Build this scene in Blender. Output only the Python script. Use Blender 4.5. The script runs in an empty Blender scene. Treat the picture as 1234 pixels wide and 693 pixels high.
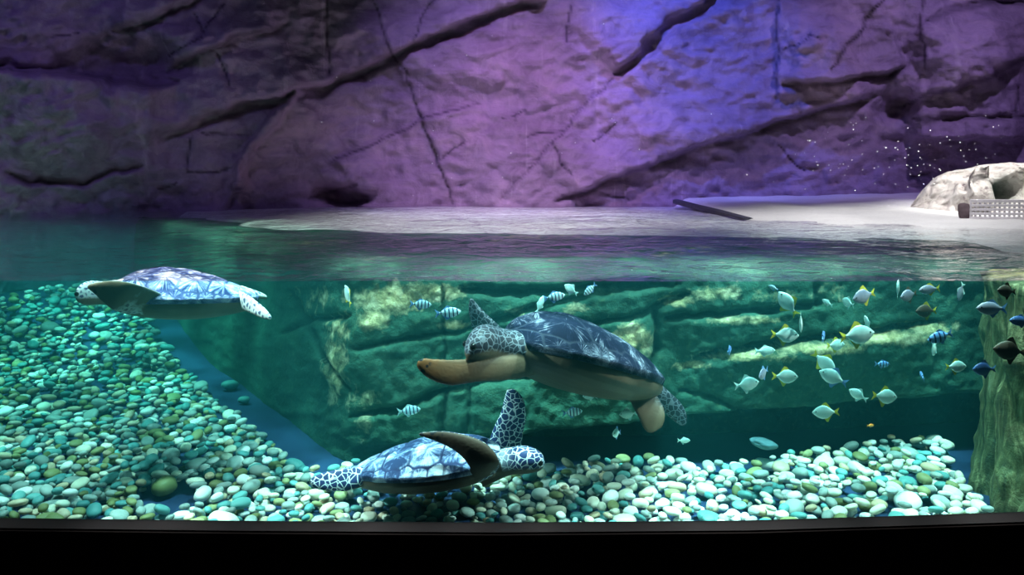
import bpy, bmesh, math, random
import numpy as np
from mathutils import Vector, Matrix, noise

random.seed(7)
rng = np.random.default_rng(7)
scn = bpy.context.scene
COL = scn.collection

# ------------------------------------------------------------------ frame of the place
# x right, y away from the viewer, z up; gravel level z = 0, water level z = WL
EYE = 1.5225          # eye height
F = 1000.0            # focal length in pixels of the 1234 px wide frame
HX, HY = 617.0, 205.0 # principal column, eye-level row
WL = 1.05             # water level
GL = 3.5              # room-side face of the acrylic window


def P(px, py, Y):
    return Vector(((px - HX) / F * Y, Y, EYE - (py - HY) / F * Y))


def proj(x, y, z):
    return HX + x / y * F, HY + (EYE - z) / y * F


# ------------------------------------------------------------------ helpers
def tag(o, label=None, cat=None, group=None, kind=None):
    if label: o['label'] = label
    if cat: o['category'] = cat
    if group: o['group'] = group
    if kind: o['kind'] = kind
    return o


def mesh_obj(name, verts, faces, mat=None, parent=None, smooth=True):
    me = bpy.data.meshes.new(name)
    me.from_pydata([tuple(v) for v in verts], [], [tuple(f) for f in faces])
    me.update()
    if smooth:
        me.polygons.foreach_set('use_smooth', [True] * len(me.polygons))
    if mat: me.materials.append(mat)
    o = bpy.data.objects.new(name, me)
    COL.objects.link(o)
    if parent: o.parent = parent
    return o


def bm_obj(name, bm, mat=None, parent=None, smooth=False):
    me = bpy.data.meshes.new(name)
    bm.to_mesh(me); bm.free()
    if smooth:
        me.polygons.foreach_set('use_smooth', [True] * len(me.polygons))
    if mat: me.materials.append(mat)
    o = bpy.data.objects.new(name, me)
    COL.objects.link(o)
    if parent: o.parent = parent
    return o


def empty(name, loc, rot=None):
    o = bpy.data.objects.new(name, None)
    o.empty_display_size = 0.1
    COL.objects.link(o)
    o.location = loc
    if rot is not None:
        o.rotation_euler = rot.to_euler()
    return o


def add_box(bm, lo, hi, bevel=0.0):
    r = bmesh.ops.create_cube(bm, size=1.0)
    lo = Vector(lo); hi = Vector(hi)
    for v in r['verts']:
        v.co = Vector(((v.co.x + .5) * (hi.x - lo.x) + lo.x, (v.co.y + .5) * (hi.y - lo.y) + lo.y, (v.co.z + .5) * (hi.z - lo.z) + lo.z))
    if bevel > 0:
        es = list({e for v in r['verts'] for e in v.link_edges})
        bmesh.ops.bevel(bm, geom=es, offset=bevel, segments=2, affect='EDGES', profile=.5)


def attr(me, name, arr):
    a = me.attributes.new(name, 'FLOAT', 'POINT')
    a.data.foreach_set('value', np.asarray(arr, dtype=np.float32))


def attr_col(me, name, arr):
    a = me.attributes.new(name, 'FLOAT_COLOR', 'POINT')
    a.data.foreach_set('color', np.asarray(arr, dtype=np.float32).ravel())


def grid_faces(nr, nc, flip=False, close=False):
    f = []
    for i in range(nr - 1):
        for j in range(nc - (0 if close else 1)):
            a = i * nc + j; b = i * nc + (j + 1) % nc
            c = (i + 1) * nc + (j + 1) % nc; d = (i + 1) * nc + j
            f.append((a, d, c, b) if flip else (a, b, c, d))
    return f


# numpy value noise ---------------------------------------------------------------
_T = rng.random((64, 64, 64)).astype(np.float32)


def vnoise(x, y, z=0.0):
    x = np.asarray(x, dtype=np.float64); y = np.asarray(y, dtype=np.float64)
    z = np.zeros_like(x) + z
    xi, yi, zi = np.floor(x).astype(int), np.floor(y).astype(int), np.floor(z).astype(int)
    fx, fy, fz = x - xi, y - yi, z - zi
    fx = fx * fx * (3 - 2 * fx); fy = fy * fy * (3 - 2 * fy); fz = fz * fz * (3 - 2 * fz)
    g = lambda a, b, c: _T[(xi + a) % 64, (yi + b) % 64, (zi + c) % 64]
    l = lambda a, b, t: a + (b - a) * t
    return l(l(l(g(0, 0, 0), g(1, 0, 0), fx), l(g(0, 1, 0), g(1, 1, 0), fx), fy),
             l(l(g(0, 0, 1), g(1, 0, 1), fx), l(g(0, 1, 1), g(1, 1, 1), fx), fy), fz) * 2 - 1


def fbm(x, y, z=0.0, o=4):
    t = 0; a = 1.0; s = 0
    for k in range(o):
        t = t + a * vnoise(x * 2 ** k + 17.3 * k, y * 2 ** k + 5.1 * k, z * 2 ** k + 3.7 * k)
        s += a; a *= .5
    return t / s


def poly_dist(px, py, pts):
    """distance to a polyline, signed side (+ below/right-hand of its direction) and the parameter 0..1 along it"""
    best = np.full(px.shape, 1e9); side = np.zeros(px.shape); par = np.zeros(px.shape)
    n = len(pts) - 1
    for i in range(n):
        ax, ay = pts[i]; bx, by = pts[i + 1]
        dx, dy = bx - ax, by - ay
        L2 = dx * dx + dy * dy + 1e-9
        t = np.clip(((px - ax) * dx + (py - ay) * dy) / L2, 0, 1)
        ex, ey = px - (ax + t * dx), py - (ay + t * dy)
        d = np.sqrt(ex * ex + ey * ey)
        cr = dx * (py - ay) - dy * (px - ax)
        m = d < best
        best = np.where(m, d, best); side = np.where(m, np.sign(cr), side); par = np.where(m, (i + t) / n, par)
    return best, side, par


def sstep(a, b, x):
    t = np.clip((x - a) / (b - a), 0, 1)
    return t * t * (3 - 2 * t)


# ------------------------------------------------------------------ materials
class NT:
    def __init__(self, name):
        self.m = bpy.data.materials.new(name)
        self.m.use_nodes = True
        self.t = self.m.node_tree
        self.t.nodes.clear()
        self.out = self.t.nodes.new('ShaderNodeOutputMaterial')

    def n(self, typ, ins=None, **props):
        nd = self.t.nodes.new('ShaderNode' + typ)
        for k, v in props.items(): setattr(nd, k, v)
        for k, v in (ins or {}).items():
            s = nd.inputs[k]
            if isinstance(v, bpy.types.NodeSocket): self.t.links.new(v, s)
            else:
                if s.type == 'RGBA' and len(v) == 3: v = (*v, 1)
                s.default_value = v
        return nd

    def link(self, a, b): self.t.links.new(a, b)

    def math(self, op, a, b=0.0, clamp=False):
        nd = self.n('Math', {0: a, 1: b}, operation=op); nd.use_clamp = clamp
        return nd.outputs[0]

    def mix(self, f, a, b, blend='MIX'):
        nd = self.t.nodes.new('ShaderNodeMix'); nd.data_type = 'RGBA'; nd.blend_type = blend
        for i, v in ((0, f), (6, a), (7, b)):
            s = nd.inputs[i]
            if isinstance(v, bpy.types.NodeSocket): self.t.links.new(v, s)
            else:
                if i and len(v) == 3: v = (*v, 1)
                s.default_value = v
        return nd.outputs[2]

    def ramp(self, f, stops, interp='LINEAR'):
        nd = self.n('ValToRGB', {0: f}); cr = nd.color_ramp; cr.interpolation = interp
        while len(cr.elements) < len(stops): cr.elements.new(.5)
        for e, (p, c) in zip(cr.elements, stops):
            e.position = p
            e.color = (*c, 1) if not isinstance(c, float) else (c, c, c, 1)
        return nd.outputs[0]

    def noise(self, scale, detail=5, rough=.55, vec=None, dist=0.0):
        i = {'Scale': scale, 'Detail': detail, 'Roughness': rough, 'Distortion': dist}
        if vec is not None: i['Vector'] = vec
        return self.n('TexNoise', i)

    def obj(self): return self.n('TexCoord').outputs['Object']

    def attr(self, name): return self.n('Attribute', attribute_name=name)

    def mapping(self, vec, scale): return self.n('Mapping', {'Vector': vec, 'Scale': scale}).outputs[0]

    def bump(self, h, strength=.5, dist=.02, normal=None):
        i = {'Height': h, 'Strength': strength, 'Distance': dist}
        if normal is not None: i['Normal'] = normal
        return self.n('Bump', i).outputs[0]

    def principled(self, **k):
        i = {}
        names = {'color': 'Base Color', 'rough': 'Roughness', 'normal': 'Normal', 'metal': 'Metallic', 'spec': 'Specular IOR Level',
                 'sub': 'Subsurface Weight', 'trans': 'Transmission Weight', 'sheen': 'Sheen Weight', 'coat': 'Coat Weight'}
        for a, v in k.items(): i[names[a]] = v
        b = self.n('BsdfPrincipled', i)
        self.link(b.outputs[0], self.out.inputs[0])
        return self.m


def mat_wall():
    w = NT('mauve_rock')
    c = w.obj()
    n1 = w.noise(.55, 5, .6, c, .4).outputs[0]
    n2 = w.noise(3.2, 8, .68, c, .6).outputs[0]
    col = w.ramp(n1, [(.25, (.205, .16, .22)), (.5, (.325, .25, .335)), (.72, (.45, .335, .40))])
    col2 = w.ramp(n2, [(.28, (.62, .58, .62)), (.52, (.95, .93, .95)), (.75, (1.22, 1.15, 1.15))])
    col = w.mix(1.0, col, col2, 'MULTIPLY')
    # horizontal bedding streaks and white lime drips
    st = w.noise(1.0, 6, .6, w.mapping(c, (1.2, 1, 7.0)), .8).outputs[0]
    col = w.mix(w.ramp(st, [(.45, 0.0), (.75, .35)]), col, (.40, .28, .46))
    dr = w.noise(1.0, 4, .6, w.mapping(c, (7.5, 1, .45))).outputs[0]
    col = w.mix(w.ramp(dr, [(.62, 0.0), (.8, .4)]), col, (.66, .56, .62))
    ck = w.attr('crack').outputs['Fac']
    col = w.mix(w.math('MULTIPLY', ck, .85), col, (.025, .018, .03))
    h = w.math('ADD', w.math('MULTIPLY', n2, 1.0), w.math('MULTIPLY', st, .6))
    f = w.noise(16, 6, .7, c).outputs[0]
    h = w.math('ADD', h, w.math('MULTIPLY', f, .35))
    return w.principled(color=col, rough=.85, normal=w.bump(h, .6, .08), spec=.15)


def mat_ledge():
    w = NT('algae_rock')
    c = w.obj()
    n1 = w.noise(2.2, 6, .65, c, .5).outputs[0]
    n2 = w.noise(11, 7, .7, c, .3).outputs[0]
    green = w.ramp(n1, [(.3, (.011, .050, .036)), (.55, (.022, .092, .064)), (.75, (.050, .135, .090))])
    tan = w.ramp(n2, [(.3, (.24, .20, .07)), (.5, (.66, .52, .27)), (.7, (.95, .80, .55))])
    a = w.attr('bare').outputs['Fac']  # algae-free patches, and lit step tops painted in as tan
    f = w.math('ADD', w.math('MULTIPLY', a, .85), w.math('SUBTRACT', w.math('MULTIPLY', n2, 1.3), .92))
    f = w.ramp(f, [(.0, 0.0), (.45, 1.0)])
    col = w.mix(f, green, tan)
    sp = w.noise(30, 4, .7, c).outputs[0]
    col = w.mix(w.ramp(sp, [(.55, 0.0), (.8, .35)]), col, (.20, .30, .14))
    ck = w.attr('crack').outputs['Fac']
    col = w.mix(w.math('MULTIPLY', ck, .75), col, (.012, .04, .03))
    h = w.math('ADD', n2, w.math('MULTIPLY', sp, .5))
    return w.principled(color=col, rough=.8, normal=w.bump(h, .6, .03), spec=.25)


def mat_pillar():
    w = NT('caustic_streaked_rock')
    c = w.obj()
    v = w.mapping(c, (9, 9, 1.6))
    n1 = w.noise(1.0, 6, .65, v, 1.2).outputs[0]
    n2 = w.noise(7, 6, .7, c, .5).outputs[0]
    col = w.ramp(n1, [(.36, (.025, .04, .018)), (.50, (.10, .115, .045)), (.61, (.32, .31, .15)), (.73, (.70, .64, .42))])  # pale streaks put rippling water light into the rock's colour
    col = w.mix(w.ramp(n2, [(.5, 0.0), (.7, .75)]), col, (.07, .05, .02))
    return w.principled(color=col, rough=.75, normal=w.bump(w.math('ADD', n1, n2), .7, .04))


def mat_sand():
    w = NT('pale_sand')
    c = w.obj()
    n1 = w.noise(.9, 5, .6, c).outputs[0]; n2 = w.noise(40, 5, .7, c).outputs[0]
    col = w.ramp(n1, [(.3, (.60, .60, .60)), (.65, (.82, .81, .80))])
    col = w.mix(w.ramp(n2, [(.3, .4), (.5, 0.0)]), col, (.40, .36, .34))
    return w.principled(color=col, rough=.8, normal=w.bump(n2, .5, .02))


def mat_boulder():
    w = NT('white_boulder')
    c = w.obj()
    n1 = w.noise(1.6, 6, .65, c, .5).outputs[0]; n2 = w.noise(9, 7, .72, c, .3).outputs[0]
    col = w.ramp(n2, [(.32, (.20, .15, .16)), (.44, (.66, .60, .56)), (.6, (.86, .82, .77))])
    col = w.mix(w.ramp(n1, [(.3, .5), (.48, 0.0)]), col, (.42, .36, .35))
    g = w.attr('hollow_shade').outputs['Fac']  # shade of the hollow, put into the colour as dark green
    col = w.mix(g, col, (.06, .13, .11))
    return w.principled(color=col, rough=.85, normal=w.bump(n2, .8, .06))


def mat_floor():
    w = NT('blue_tank_floor')
    n = w.noise(3, 5, .6, w.obj()).outputs[0]
    col = w.ramp(n, [(.3, (.004, .020, .075)), (.7, (.009, .038, .115))])
    return w.principled(color=col, rough=.6)


def mat_water():
    w = NT('tank_water')
    c = w.obj()
    m1 = w.mapping(c, (1.0, 1.35, 1.0))
    n1 = w.noise(2.6, 3, .5, m1, .6).outputs[0]
    n2 = w.noise(7.5, 3, .5, m1, .8).outputs[0]
    n3 = w.noise(34.0, 3, .6, m1, .5).outputs[0]
    h = w.math('ADD', w.math('MULTIPLY', n1, .55), w.math('ADD', w.math('MULTIPLY', n2, .34), w.math('MULTIPLY', n3, .02)))
    # only the level top ripples; the face against the acrylic is flat
    nz = w.n('SeparateXYZ', {0: w.n('NewGeometry').outputs['True Normal']}).outputs[2]
    top = w.ramp(nz, [(.5, 0.0), (.8, 1.0)])
    b = w.n('Bump', {'Height': h, 'Strength': w.math('MULTIPLY', top, 1.0), 'Distance': .085}).outputs[0]
    fr = w.n('Fresnel', {'IOR': 1.27, 'Normal': b}).outputs[0]
    back = w.n('NewGeometry').outputs['Backfacing']
    fac = w.math('MULTIPLY', fr, w.math('SUBTRACT', 1.0, back))
    tr = w.n('BsdfTransparent', {'Color': (1, 1, 1)})
    gl = w.n('BsdfGlossy', {'Color': (1, 1, 1), 'Roughness': .03, 'Normal': b})
    mx = w.n('MixShader', {0: fac})
    w.link(tr.outputs[0], mx.inputs[1]); w.link(gl.outputs[0], mx.inputs[2])
    w.link(mx.outputs[0], w.out.inputs[0])
    ab = w.n('VolumeAbsorption', {'Color': WATER_ABS[0], 'Density': WATER_ABS[1]})
    sc = w.n('VolumeScatter', {'Color': WATER_SC[0], 'Density': WATER_SC[1], 'Anisotropy': .3})
    ad = w.n('AddShader')
    w.link(ab.outputs[0], ad.inputs[0]); w.link(sc.outputs[0], ad.inputs[1])
    w.link(ad.outputs[0], w.out.inputs[1])
    return w.m


WATER_ABS = ((.30, .935, .925), .31)
WATER_SC = ((.10, .74, .84), .058)


def mat_glass():
    w = NT('acrylic')
    fr = w.n('Fresnel', {'IOR': 1.1}).outputs[0]
    back = w.n('NewGeometry').outputs['Backfacing']
    tr = w.n('BsdfTransparent', {'Color': (.985, .995, .99)})
    gl = w.n('BsdfGlossy', {'Color': (1, 1, 1), 'Roughness': .02})
    mx = w.n('MixShader', {0: w.math('MULTIPLY', fr, w.math('SUBTRACT', 1.0, back))})
    w.link(tr.outputs[0], mx.inputs[1]); w.link(gl.outputs[0], mx.inputs[2])
    w.link(mx.outputs[0], w.out.inputs[0])
    return w.m


def mat_plain(name, col, rough=.6, metal=0.0, var=.15, scale=6.0, bump=.0, spec=.4):
    w = NT(name)
    n = w.noise(scale, 5, .6, w.obj()).outputs[0]
    a = tuple(x * (1 - var) for x in col); b = tuple(min(1, x * (1 + var)) for x in col)
    c = w.ramp(n, [(.3, a), (.7, b)])
    k = dict(color=c, rough=rough, metal=metal, spec=spec)
    if bump: k['normal'] = w.bump(n, .5, bump)
    return w.principled(**k)


def mat_pebble(name, c1, c2, var=.35):
    w = NT(name)
    c = w.obj()
    r = w.n('ObjectInfo').outputs['Random']
    n = w.noise(22, 6, .65, c, .8).outputs[0]
    base = w.mix(r, c1, c2)
    col = w.mix(w.ramp(n, [(.38, var), (.6, 0.0)]), base, tuple(x * .45 for x in c1))
    return w.principled(color=col, rough=.55, spec=.35)


def mat_gravel():
    w = NT('gravel')
    c = w.attr('col').outputs['Color']
    n = w.noise(22, 5, .65, w.obj(), .8).outputs[0]
    col = w.mix(1.0, c, w.ramp(n, [(.3, .62), (.6, 1.0)]), 'MULTIPLY')
    return w.principled(color=col, rough=.6, spec=.3)


def mat_shell(name, dark, mid, pale, seam, amount, fleck=1.6, spec=.15, mixn=(.62, .58), sw=.02):
    w = NT(name)
    ang = w.attr('ang').outputs['Fac']; rad = w.attr('rad').outputs['Fac']; sid = w.attr('sid').outputs['Fac']
    sm = w.attr('seam').outputs['Fac']
    v = w.n('CombineXYZ', {0: w.math('MULTIPLY', w.math('COSINE', ang), 2.4), 1: w.math('MULTIPLY', w.math('SINE', ang), 2.4),
                          2: w.math('ADD', w.math('MULTIPLY', sid, 7.31), w.math('MULTIPLY', rad, 1.2))}).outputs[0]
    n = w.noise(fleck, 5, .68, v, .8).outputs[0]
    n2 = w.noise(9, 5, .65, w.obj(), .5).outputs[0]
    f = w.math('ADD', w.math('MULTIPLY', n, mixn[0]), w.math('MULTIPLY', n2, mixn[1]))
    col = w.ramp(f, [(.58 - amount, dark), (.64 - amount * .8, mid), (.74 - amount * .6, pale)])
    col = w.mix(w.ramp(sm, [(sw * .4, 1.0), (sw, 0.0)]), col, seam)
    return w.principled(color=col, rough=.75, normal=w.bump(n2, .3, .006), spec=spec)


def mat_skin(name, scale, cell, line, under, warm, band=.11):
    w = NT(name)
    c = w.obj()
    vor = w.n('TexVoronoi', {'Vector': w.mix(.035, c, w.noise(9, 2, .5, c).outputs[1]), 'Scale': scale}, feature='DISTANCE_TO_EDGE')
    e = vor.outputs[0]
    n = w.noise(7, 4, .6, c).outputs[0]
    pat = w.mix(w.ramp(e, [(band * .45, 0.0), (band, 1.0)]), line, w.mix(n, cell, tuple(x * 1.6 for x in cell)))
    top = w.attr('top').outputs['Fac']
    un = w.mix(w.attr('tip').outputs['Fac'], under, warm)
    un = w.mix(w.ramp(n, [(.4, .45), (.6, 0.0)]), un, tuple(x * .6 for x in under))
    sp = w.ramp(w.n('TexVoronoi', {'Vector': c, 'Scale': scale * .9}).outputs[0], [(.36, 1.0), (.44, 0.0)])
    un = w.mix(w.math('MULTIPLY', sp, w.attr('spots').outputs['Fac']), un, (.012, .012, .018))
    cream = w.attr('cream').outputs['Fac']
    col = w.mix(w.ramp(w.math('ADD', top, w.math('MULTIPLY', w.math('SUBTRACT', n, .5), .25)), [(.42, 0.0), (.56, 1.0)]), un, w.mix(cream, pat, line))
    return w.principled(color=col, rough=.55, normal=w.bump(e, .15, .006), spec=.25)


def mat_fish(name, top, side, belly, stripes=0, scol=(0, 0, 0), metal=.05, rough=.4):
    w = NT(name)
    c = w.obj()
    s = w.n('SeparateXYZ', {0: c})
    z = s.outputs[2]; x = s.outputs[0]
    f = w.math('ADD', w.math('MULTIPLY', z, 1.8), .5)
    col = w.ramp(f, [(.15, belly), (.5, side), (.85, top)])
    if stripes:
        wv = w.math('SINE', w.math('ADD', w.math('MULTIPLY', x, stripes * 2 * math.pi), w.math('MULTIPLY', z, .8)))
        col = w.mix(w.ramp(wv, [(.40, 0.0), (.62, 1.0)]), col, scol)
    return w.principled(color=col, rough=rough, metal=metal, spec=.5)


M = dict(wall=mat_wall(), ledge=mat_ledge(), pillar=mat_pillar(), sand=mat_sand(), boulder=mat_boulder(), floor=mat_floor(),
         water=mat_water(), glass=mat_glass(), gravel=mat_gravel(),
         black=mat_plain('black_panel', (.006, .004, .004), .6, var=.3, spec=.1), sill=mat_plain('dark_sill', (.008, .007, .008), .7, spec=.08),
         kerb=mat_plain('dark_kerb', (.05, .05, .075), .7), grate=mat_plain('white_plastic', (.78, .74, .78), .5),
         dark=mat_plain('dark_stone', (.10, .07, .08), .8, var=.4, bump=.02),
         drop=mat_plain('droplet', (.9, .9, .95), .2), orange=mat_plain('orange', (.8, .18, .02), .6))

# ------------------------------------------------------------------ wall_back : sculpted mauve rock
W_CRACKS = [  # polyline (reference pixels), half width px, depth m
    ([(0, 76), (40, 84), (101, 90), (150, 95), (212, 99)], 9, .42),
    ([(137, 40), (182, 24), (230, 0), (250, -20)], 7, .26),
    ([(202, 85), (226, 73), (258, 57), (291, 44), (347, 30)], 6, .22),
    ([(194, 166), (258, 145), (299, 129), (363, 113), (420, 93), (460, 77), (501, 54), (594, 20), (662, 0), (700, -20)], 13, .2),
    ([(275, 245), (295, 194), (319, 157), (343, 125), (375, 105)], 9, .24),
    ([(8, 208), (36, 219), (70, 221), (101, 221), (137, 208), (170, 198)], 4, .22),
    ([(743, 89), (775, 62), (820, 24), (880, -12)], 12, .12),
    ([(600, 244), (630, 210), (658, 182), (691, 141), (743, 89)], 2.2, .12),
    ([(667, 243), (695, 233), (723, 224), (763, 206), (820, 189), (866, 174), (931, 151), (975, 139), (1024, 129), (1056, 117)], 4.5, .2),
    ([(943, 103), (1008, 99), (1076, 89), (1093, 83)], 5, .2),
    ([(1117, 24), (1150, 12), (1200, 4), (1250, 0)], 6, .25),
    ([(1092, 130), (1120, 112), (1160, 106), (1190, 96), (1240, 66)], 4, .2),
    ([(1100, 146), (1150, 140), (1240, 141)], 4, .22),
    ([(398, 245), (404, 234), (420, 228), (438, 242)], 7, .35),
    ([(372, 243), (404, 230), (430, 222)], 3, .2),
]
W_LINES = [  # thin cracks
    [(444, -20), (471, 65), (487, 85), (505, 137), (525, 194), (547, 246)], [(493, 52), (521, 0)],
    [(400, 194), (424, 182), (477, 160), (505, 143), (578, 127)], [(634, 166), (679, 155)], [(667, 174), (689, 212)],
    [(602, 145), (638, 129)], [(715, 172), (743, 145)], [(685, 52), (689, 0)], [(240, 38), (270, 0)], [(232, 12), (242, 38)],
    [(242, 38), (202, 75)], [(260, 67), (279, 103)], [(240, 157), (250, 162), (303, 164)], [(232, 162), (226, 206)],
    [(226, 206), (279, 204)], [(392, -20), (396, 93)], [(935, 170), (975, 210)], [(1000, 89), (1032, 44), (1068, -10)],
    [(1111, -10), (1113, 81)], [(935, -10), (936, 121)], [(530, 190), (560, 172)], [(720, 236), (760, 240)], [(190, 229), (216, 222)],
    [(1097, 211), (1125, 209)], [(1226, 100), (1228, 135)], [(60, 40), (100, 42)], [(940, 65), (975, 42), (990, 50)],
]
W_LEDGES = [  # polyline, height m of the side below (+) or above (-) the line, falloff px
    ([(-40, 76), (40, 86), (101, 94), (150, 100), (212, 104)], .5, 60),
    ([(194, 160), (299, 124), (363, 108), (420, 88), (501, 50), (594, 16), (680, -20)], -.42, 75),
    ([(194, 172), (299, 136), (363, 120), (420, 100), (501, 62), (594, 28), (680, -8)], .18, 40),
    ([(268, 245), (288, 194), (312, 157), (336, 125), (375, 100)], .35, 40),
    ([(282, 245), (302, 194), (326, 157), (350, 125), (380, 110)], -.25, 45),
    ([(202, 85), (258, 57), (347, 30)], -.3, 40),
    ([(137, 40), (182, 24), (230, 0), (250, -20)], -.3, 40),
    ([(737, 89), (770, 60), (814, 22), (880, -20)], -.28, 60),
    ([(749, 94), (781, 66), (826, 30), (900, -12)], .22, 50),
    ([(600, 244), (658, 182), (691, 141), (743, 89)], .10, 40),
    ([(667, 240), (723, 221), (820, 186), (931, 148), (1024, 126), (1056, 114)], -.34, 70),
    ([(943, 100), (1008, 96), (1076, 86), (1093, 80)], -.34, 45),
    ([(1110, 12), (1112, 81)], -.12, 30), ([(936, -10), (937, 121)], -.16, 45),
    ([(1000, 89), (1032, 44), (1068, -10)], -.12, 35),
    ([(1092, 166), (1240, 167)], -.55, 50), ([(1092, 128), (1130, 112), (1190, 98), (1240, 70)], -.28, 36),
    ([(400, 194), (424, 182), (505, 143), (578, 127)], .14, 30),
    ([(444, -20), (471, 65), (505, 137), (547, 246)], -.06, 60),
    ([(8, 212), (36, 224), (101, 226), (137, 212), (170, 202)], .18, 26),
]
W_BUMPS = [(1170, 60, 62, 42, .45), (1080, 132, 26, 16, -.5), (140, 75, 75, 22, -.5), (1000, 45, 50, 45, .15), (430, 212, 34, 22, .22), (412, 238, 26, 10, -.5),
           (790, 130, 60, 40, .16), (560, 80, 60, 30, .15), (60, 160, 70, 40, .2), (975, 55, 18, 14, .12), (1090, 95, 12, 8, .15)]


def wall_depth(px):
    return np.interp(px, [-80, 0, 150, 300, 420, 1300], [8.0, 8.6, 9.6, 10.7, 11.2, 11.2])


def build_wall():
    us = np.arange(-90, 1330, 2.75)
    vs = np.concatenate([np.arange(-150, -20, 7.0), np.arange(-20, 266, 2.5), np.arange(268, 430, 9.0)])
    px, py = np.meshgrid(us, vs)
    d = np.zeros(px.shape); crack = np.zeros(px.shape)
    jx = px + 7 * fbm(px / 26, py / 22, 1.0, 4); jy = py + 7 * fbm(px / 26, py / 22, 9.0, 4)
    for pts, h, L in W_LEDGES:
        ds, s, t = poly_dist(jx, jy, pts)
        endf = np.clip(np.minimum(t, 1 - t) * 8, 0, 1)
        on = np.clip(.5 + .5 * s * np.sign(h) * np.clip(ds / 2.5, 0, 1), 0, 1)
        d += abs(h) * on * np.exp(-ds / L) * endf
    for pts, w, dep in W_CRACKS:
        ds, s, t = poly_dist(jx, jy, pts)
        taper = np.clip(np.minimum(t, 1 - t) * 10 + .3, 0, 1)
        ww = w * .85 * taper
        k = np.exp(-(ds / ww) ** 2)
        d -= dep * .48 * k
        if w < 7: crack = np.maximum(crack, .6 * np.exp(-(ds / (ww * .75)) ** 2))
    for pts in W_LINES:
        ds, s, t = poly_dist(jx, jy, pts)
        taper = np.clip(np.minimum(t, 1 - t) * 6 + .35, 0, 1)
        k = np.exp(-(ds / (1.35 * taper)) ** 2)
        d -= .05 * k; crack = np.maximum(crack, k * .8)
    for cx, cy, rx, ry, h in W_BUMPS:
        q = ((px + 1.8 * (jx - px) - cx) / rx) ** 2 + ((py + 1.8 * (jy - py) - cy) / ry) ** 2
        d += h * np.exp(-q ** 1.6)
    # blocky facets + bedding + fine roughness
    fx, fy = px / 90 + .35 * fbm(px / 60, py / 60, 4.0), py / 55 - px / 260
    d += .26 * fbm(fx, fy, 2.0, 3) + .10 * np.abs(fbm(px / 48 - py / 30, py / 26 + px / 90, 12.0, 3))
    d += .07 * np.abs(fbm(px / 34 + py / 60, py / 12 + px / 40, 5.0, 4)) + .05 * fbm(px / 9, py / 7, 7.0, 3)
    dep = wall_depth(px) - d
    X = (px - HX) / F * dep; Z = EYE - (py - HY) / F * dep
    o = mesh_obj('wall_back', np.stack([X, dep, Z], -1).reshape(-1, 3), grid_faces(len(vs), len(us)), M['wall'])
    attr(o.data, 'crack', crack.ravel())
    tag(o, 'mauve sculpted rock wall with dark cracks rising behind the water', kind='structure')


build_wall()

# ------------------------------------------------------------------ floor, side and front structure
def slope(x, y): return .40 * sstep(6.2, 8.7, y) * sstep(-1.6, -4, x)


gx, gy = np.meshgrid(np.linspace(-7.6, 7.6, 150), np.linspace(GL + .001, 12, 90))
gz = -.116 + np.maximum(0, slope(gx, gy) - .02)
o = mesh_obj('floor', np.stack([gx, gy, gz], -1).reshape(-1, 3), grid_faces(90, 150), M['floor'])
tag(o, 'blue painted tank floor showing between the pebbles and the ledge', kind='structure')
bm = bmesh.new(); add_box(bm, (-7.8, GL, -.3), (-7.55, 9.5, 4.2))
tag(bm_obj('wall_left', bm, M['wall']), kind='structure')
bm = bmesh.new(); add_box(bm, (7.55, GL, -.3), (7.8, 12, 4.2))
tag(bm_obj('wall_right', bm, M['wall']), kind='structure')

# black panel below the window, its sill dips a little in the middle
def sill_row(px): return np.interp(px, [-400, 0, 300, 600, 900, 1100, 1234, 1700], [622, 625, 628.5, 630.5, 628, 622, 617.5, 604])
ys = GL - .03
us = np.linspace(-420, 1660, 80)
top = [P(u, sill_row(u), ys) for u in us]
v = []
for t in top:
    v += [(t.x, ys - .06, -1.0), (t.x, ys - .06, t.z - .025), (t.x, ys - .055, t.z - .018), (t.x, ys, t.z), (t.x, GL + .0, t.z - .01), (t.x, GL + .0, -1.0)]
tag(mesh_obj('wall_front', v, grid_faces(len(us), 6, True), M['black'], smooth=False), 'black panel wall below the viewing window', kind='structure')
v = []
for t in top:
    v += [(t.x, ys - .057, t.z - .014), (t.x, ys - .002, t.z + .0035), (t.x, ys + .004, t.z - .002), (t.x, ys - .052, t.z - .020)]
tag(mesh_obj('trim_1', v, grid_faces(len(us), 4, True), M['sill'], smooth=False), 'dark sloping sill along the bottom of the viewing window', kind='structure')
bm = bmesh.new(); add_box(bm, (-5.5, GL, -.05), (5.5, GL + .03, 3.4))
tag(bm_obj('window_1', bm, M['glass']), 'clear acrylic viewing window of the turtle tank', kind='structure')

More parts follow.
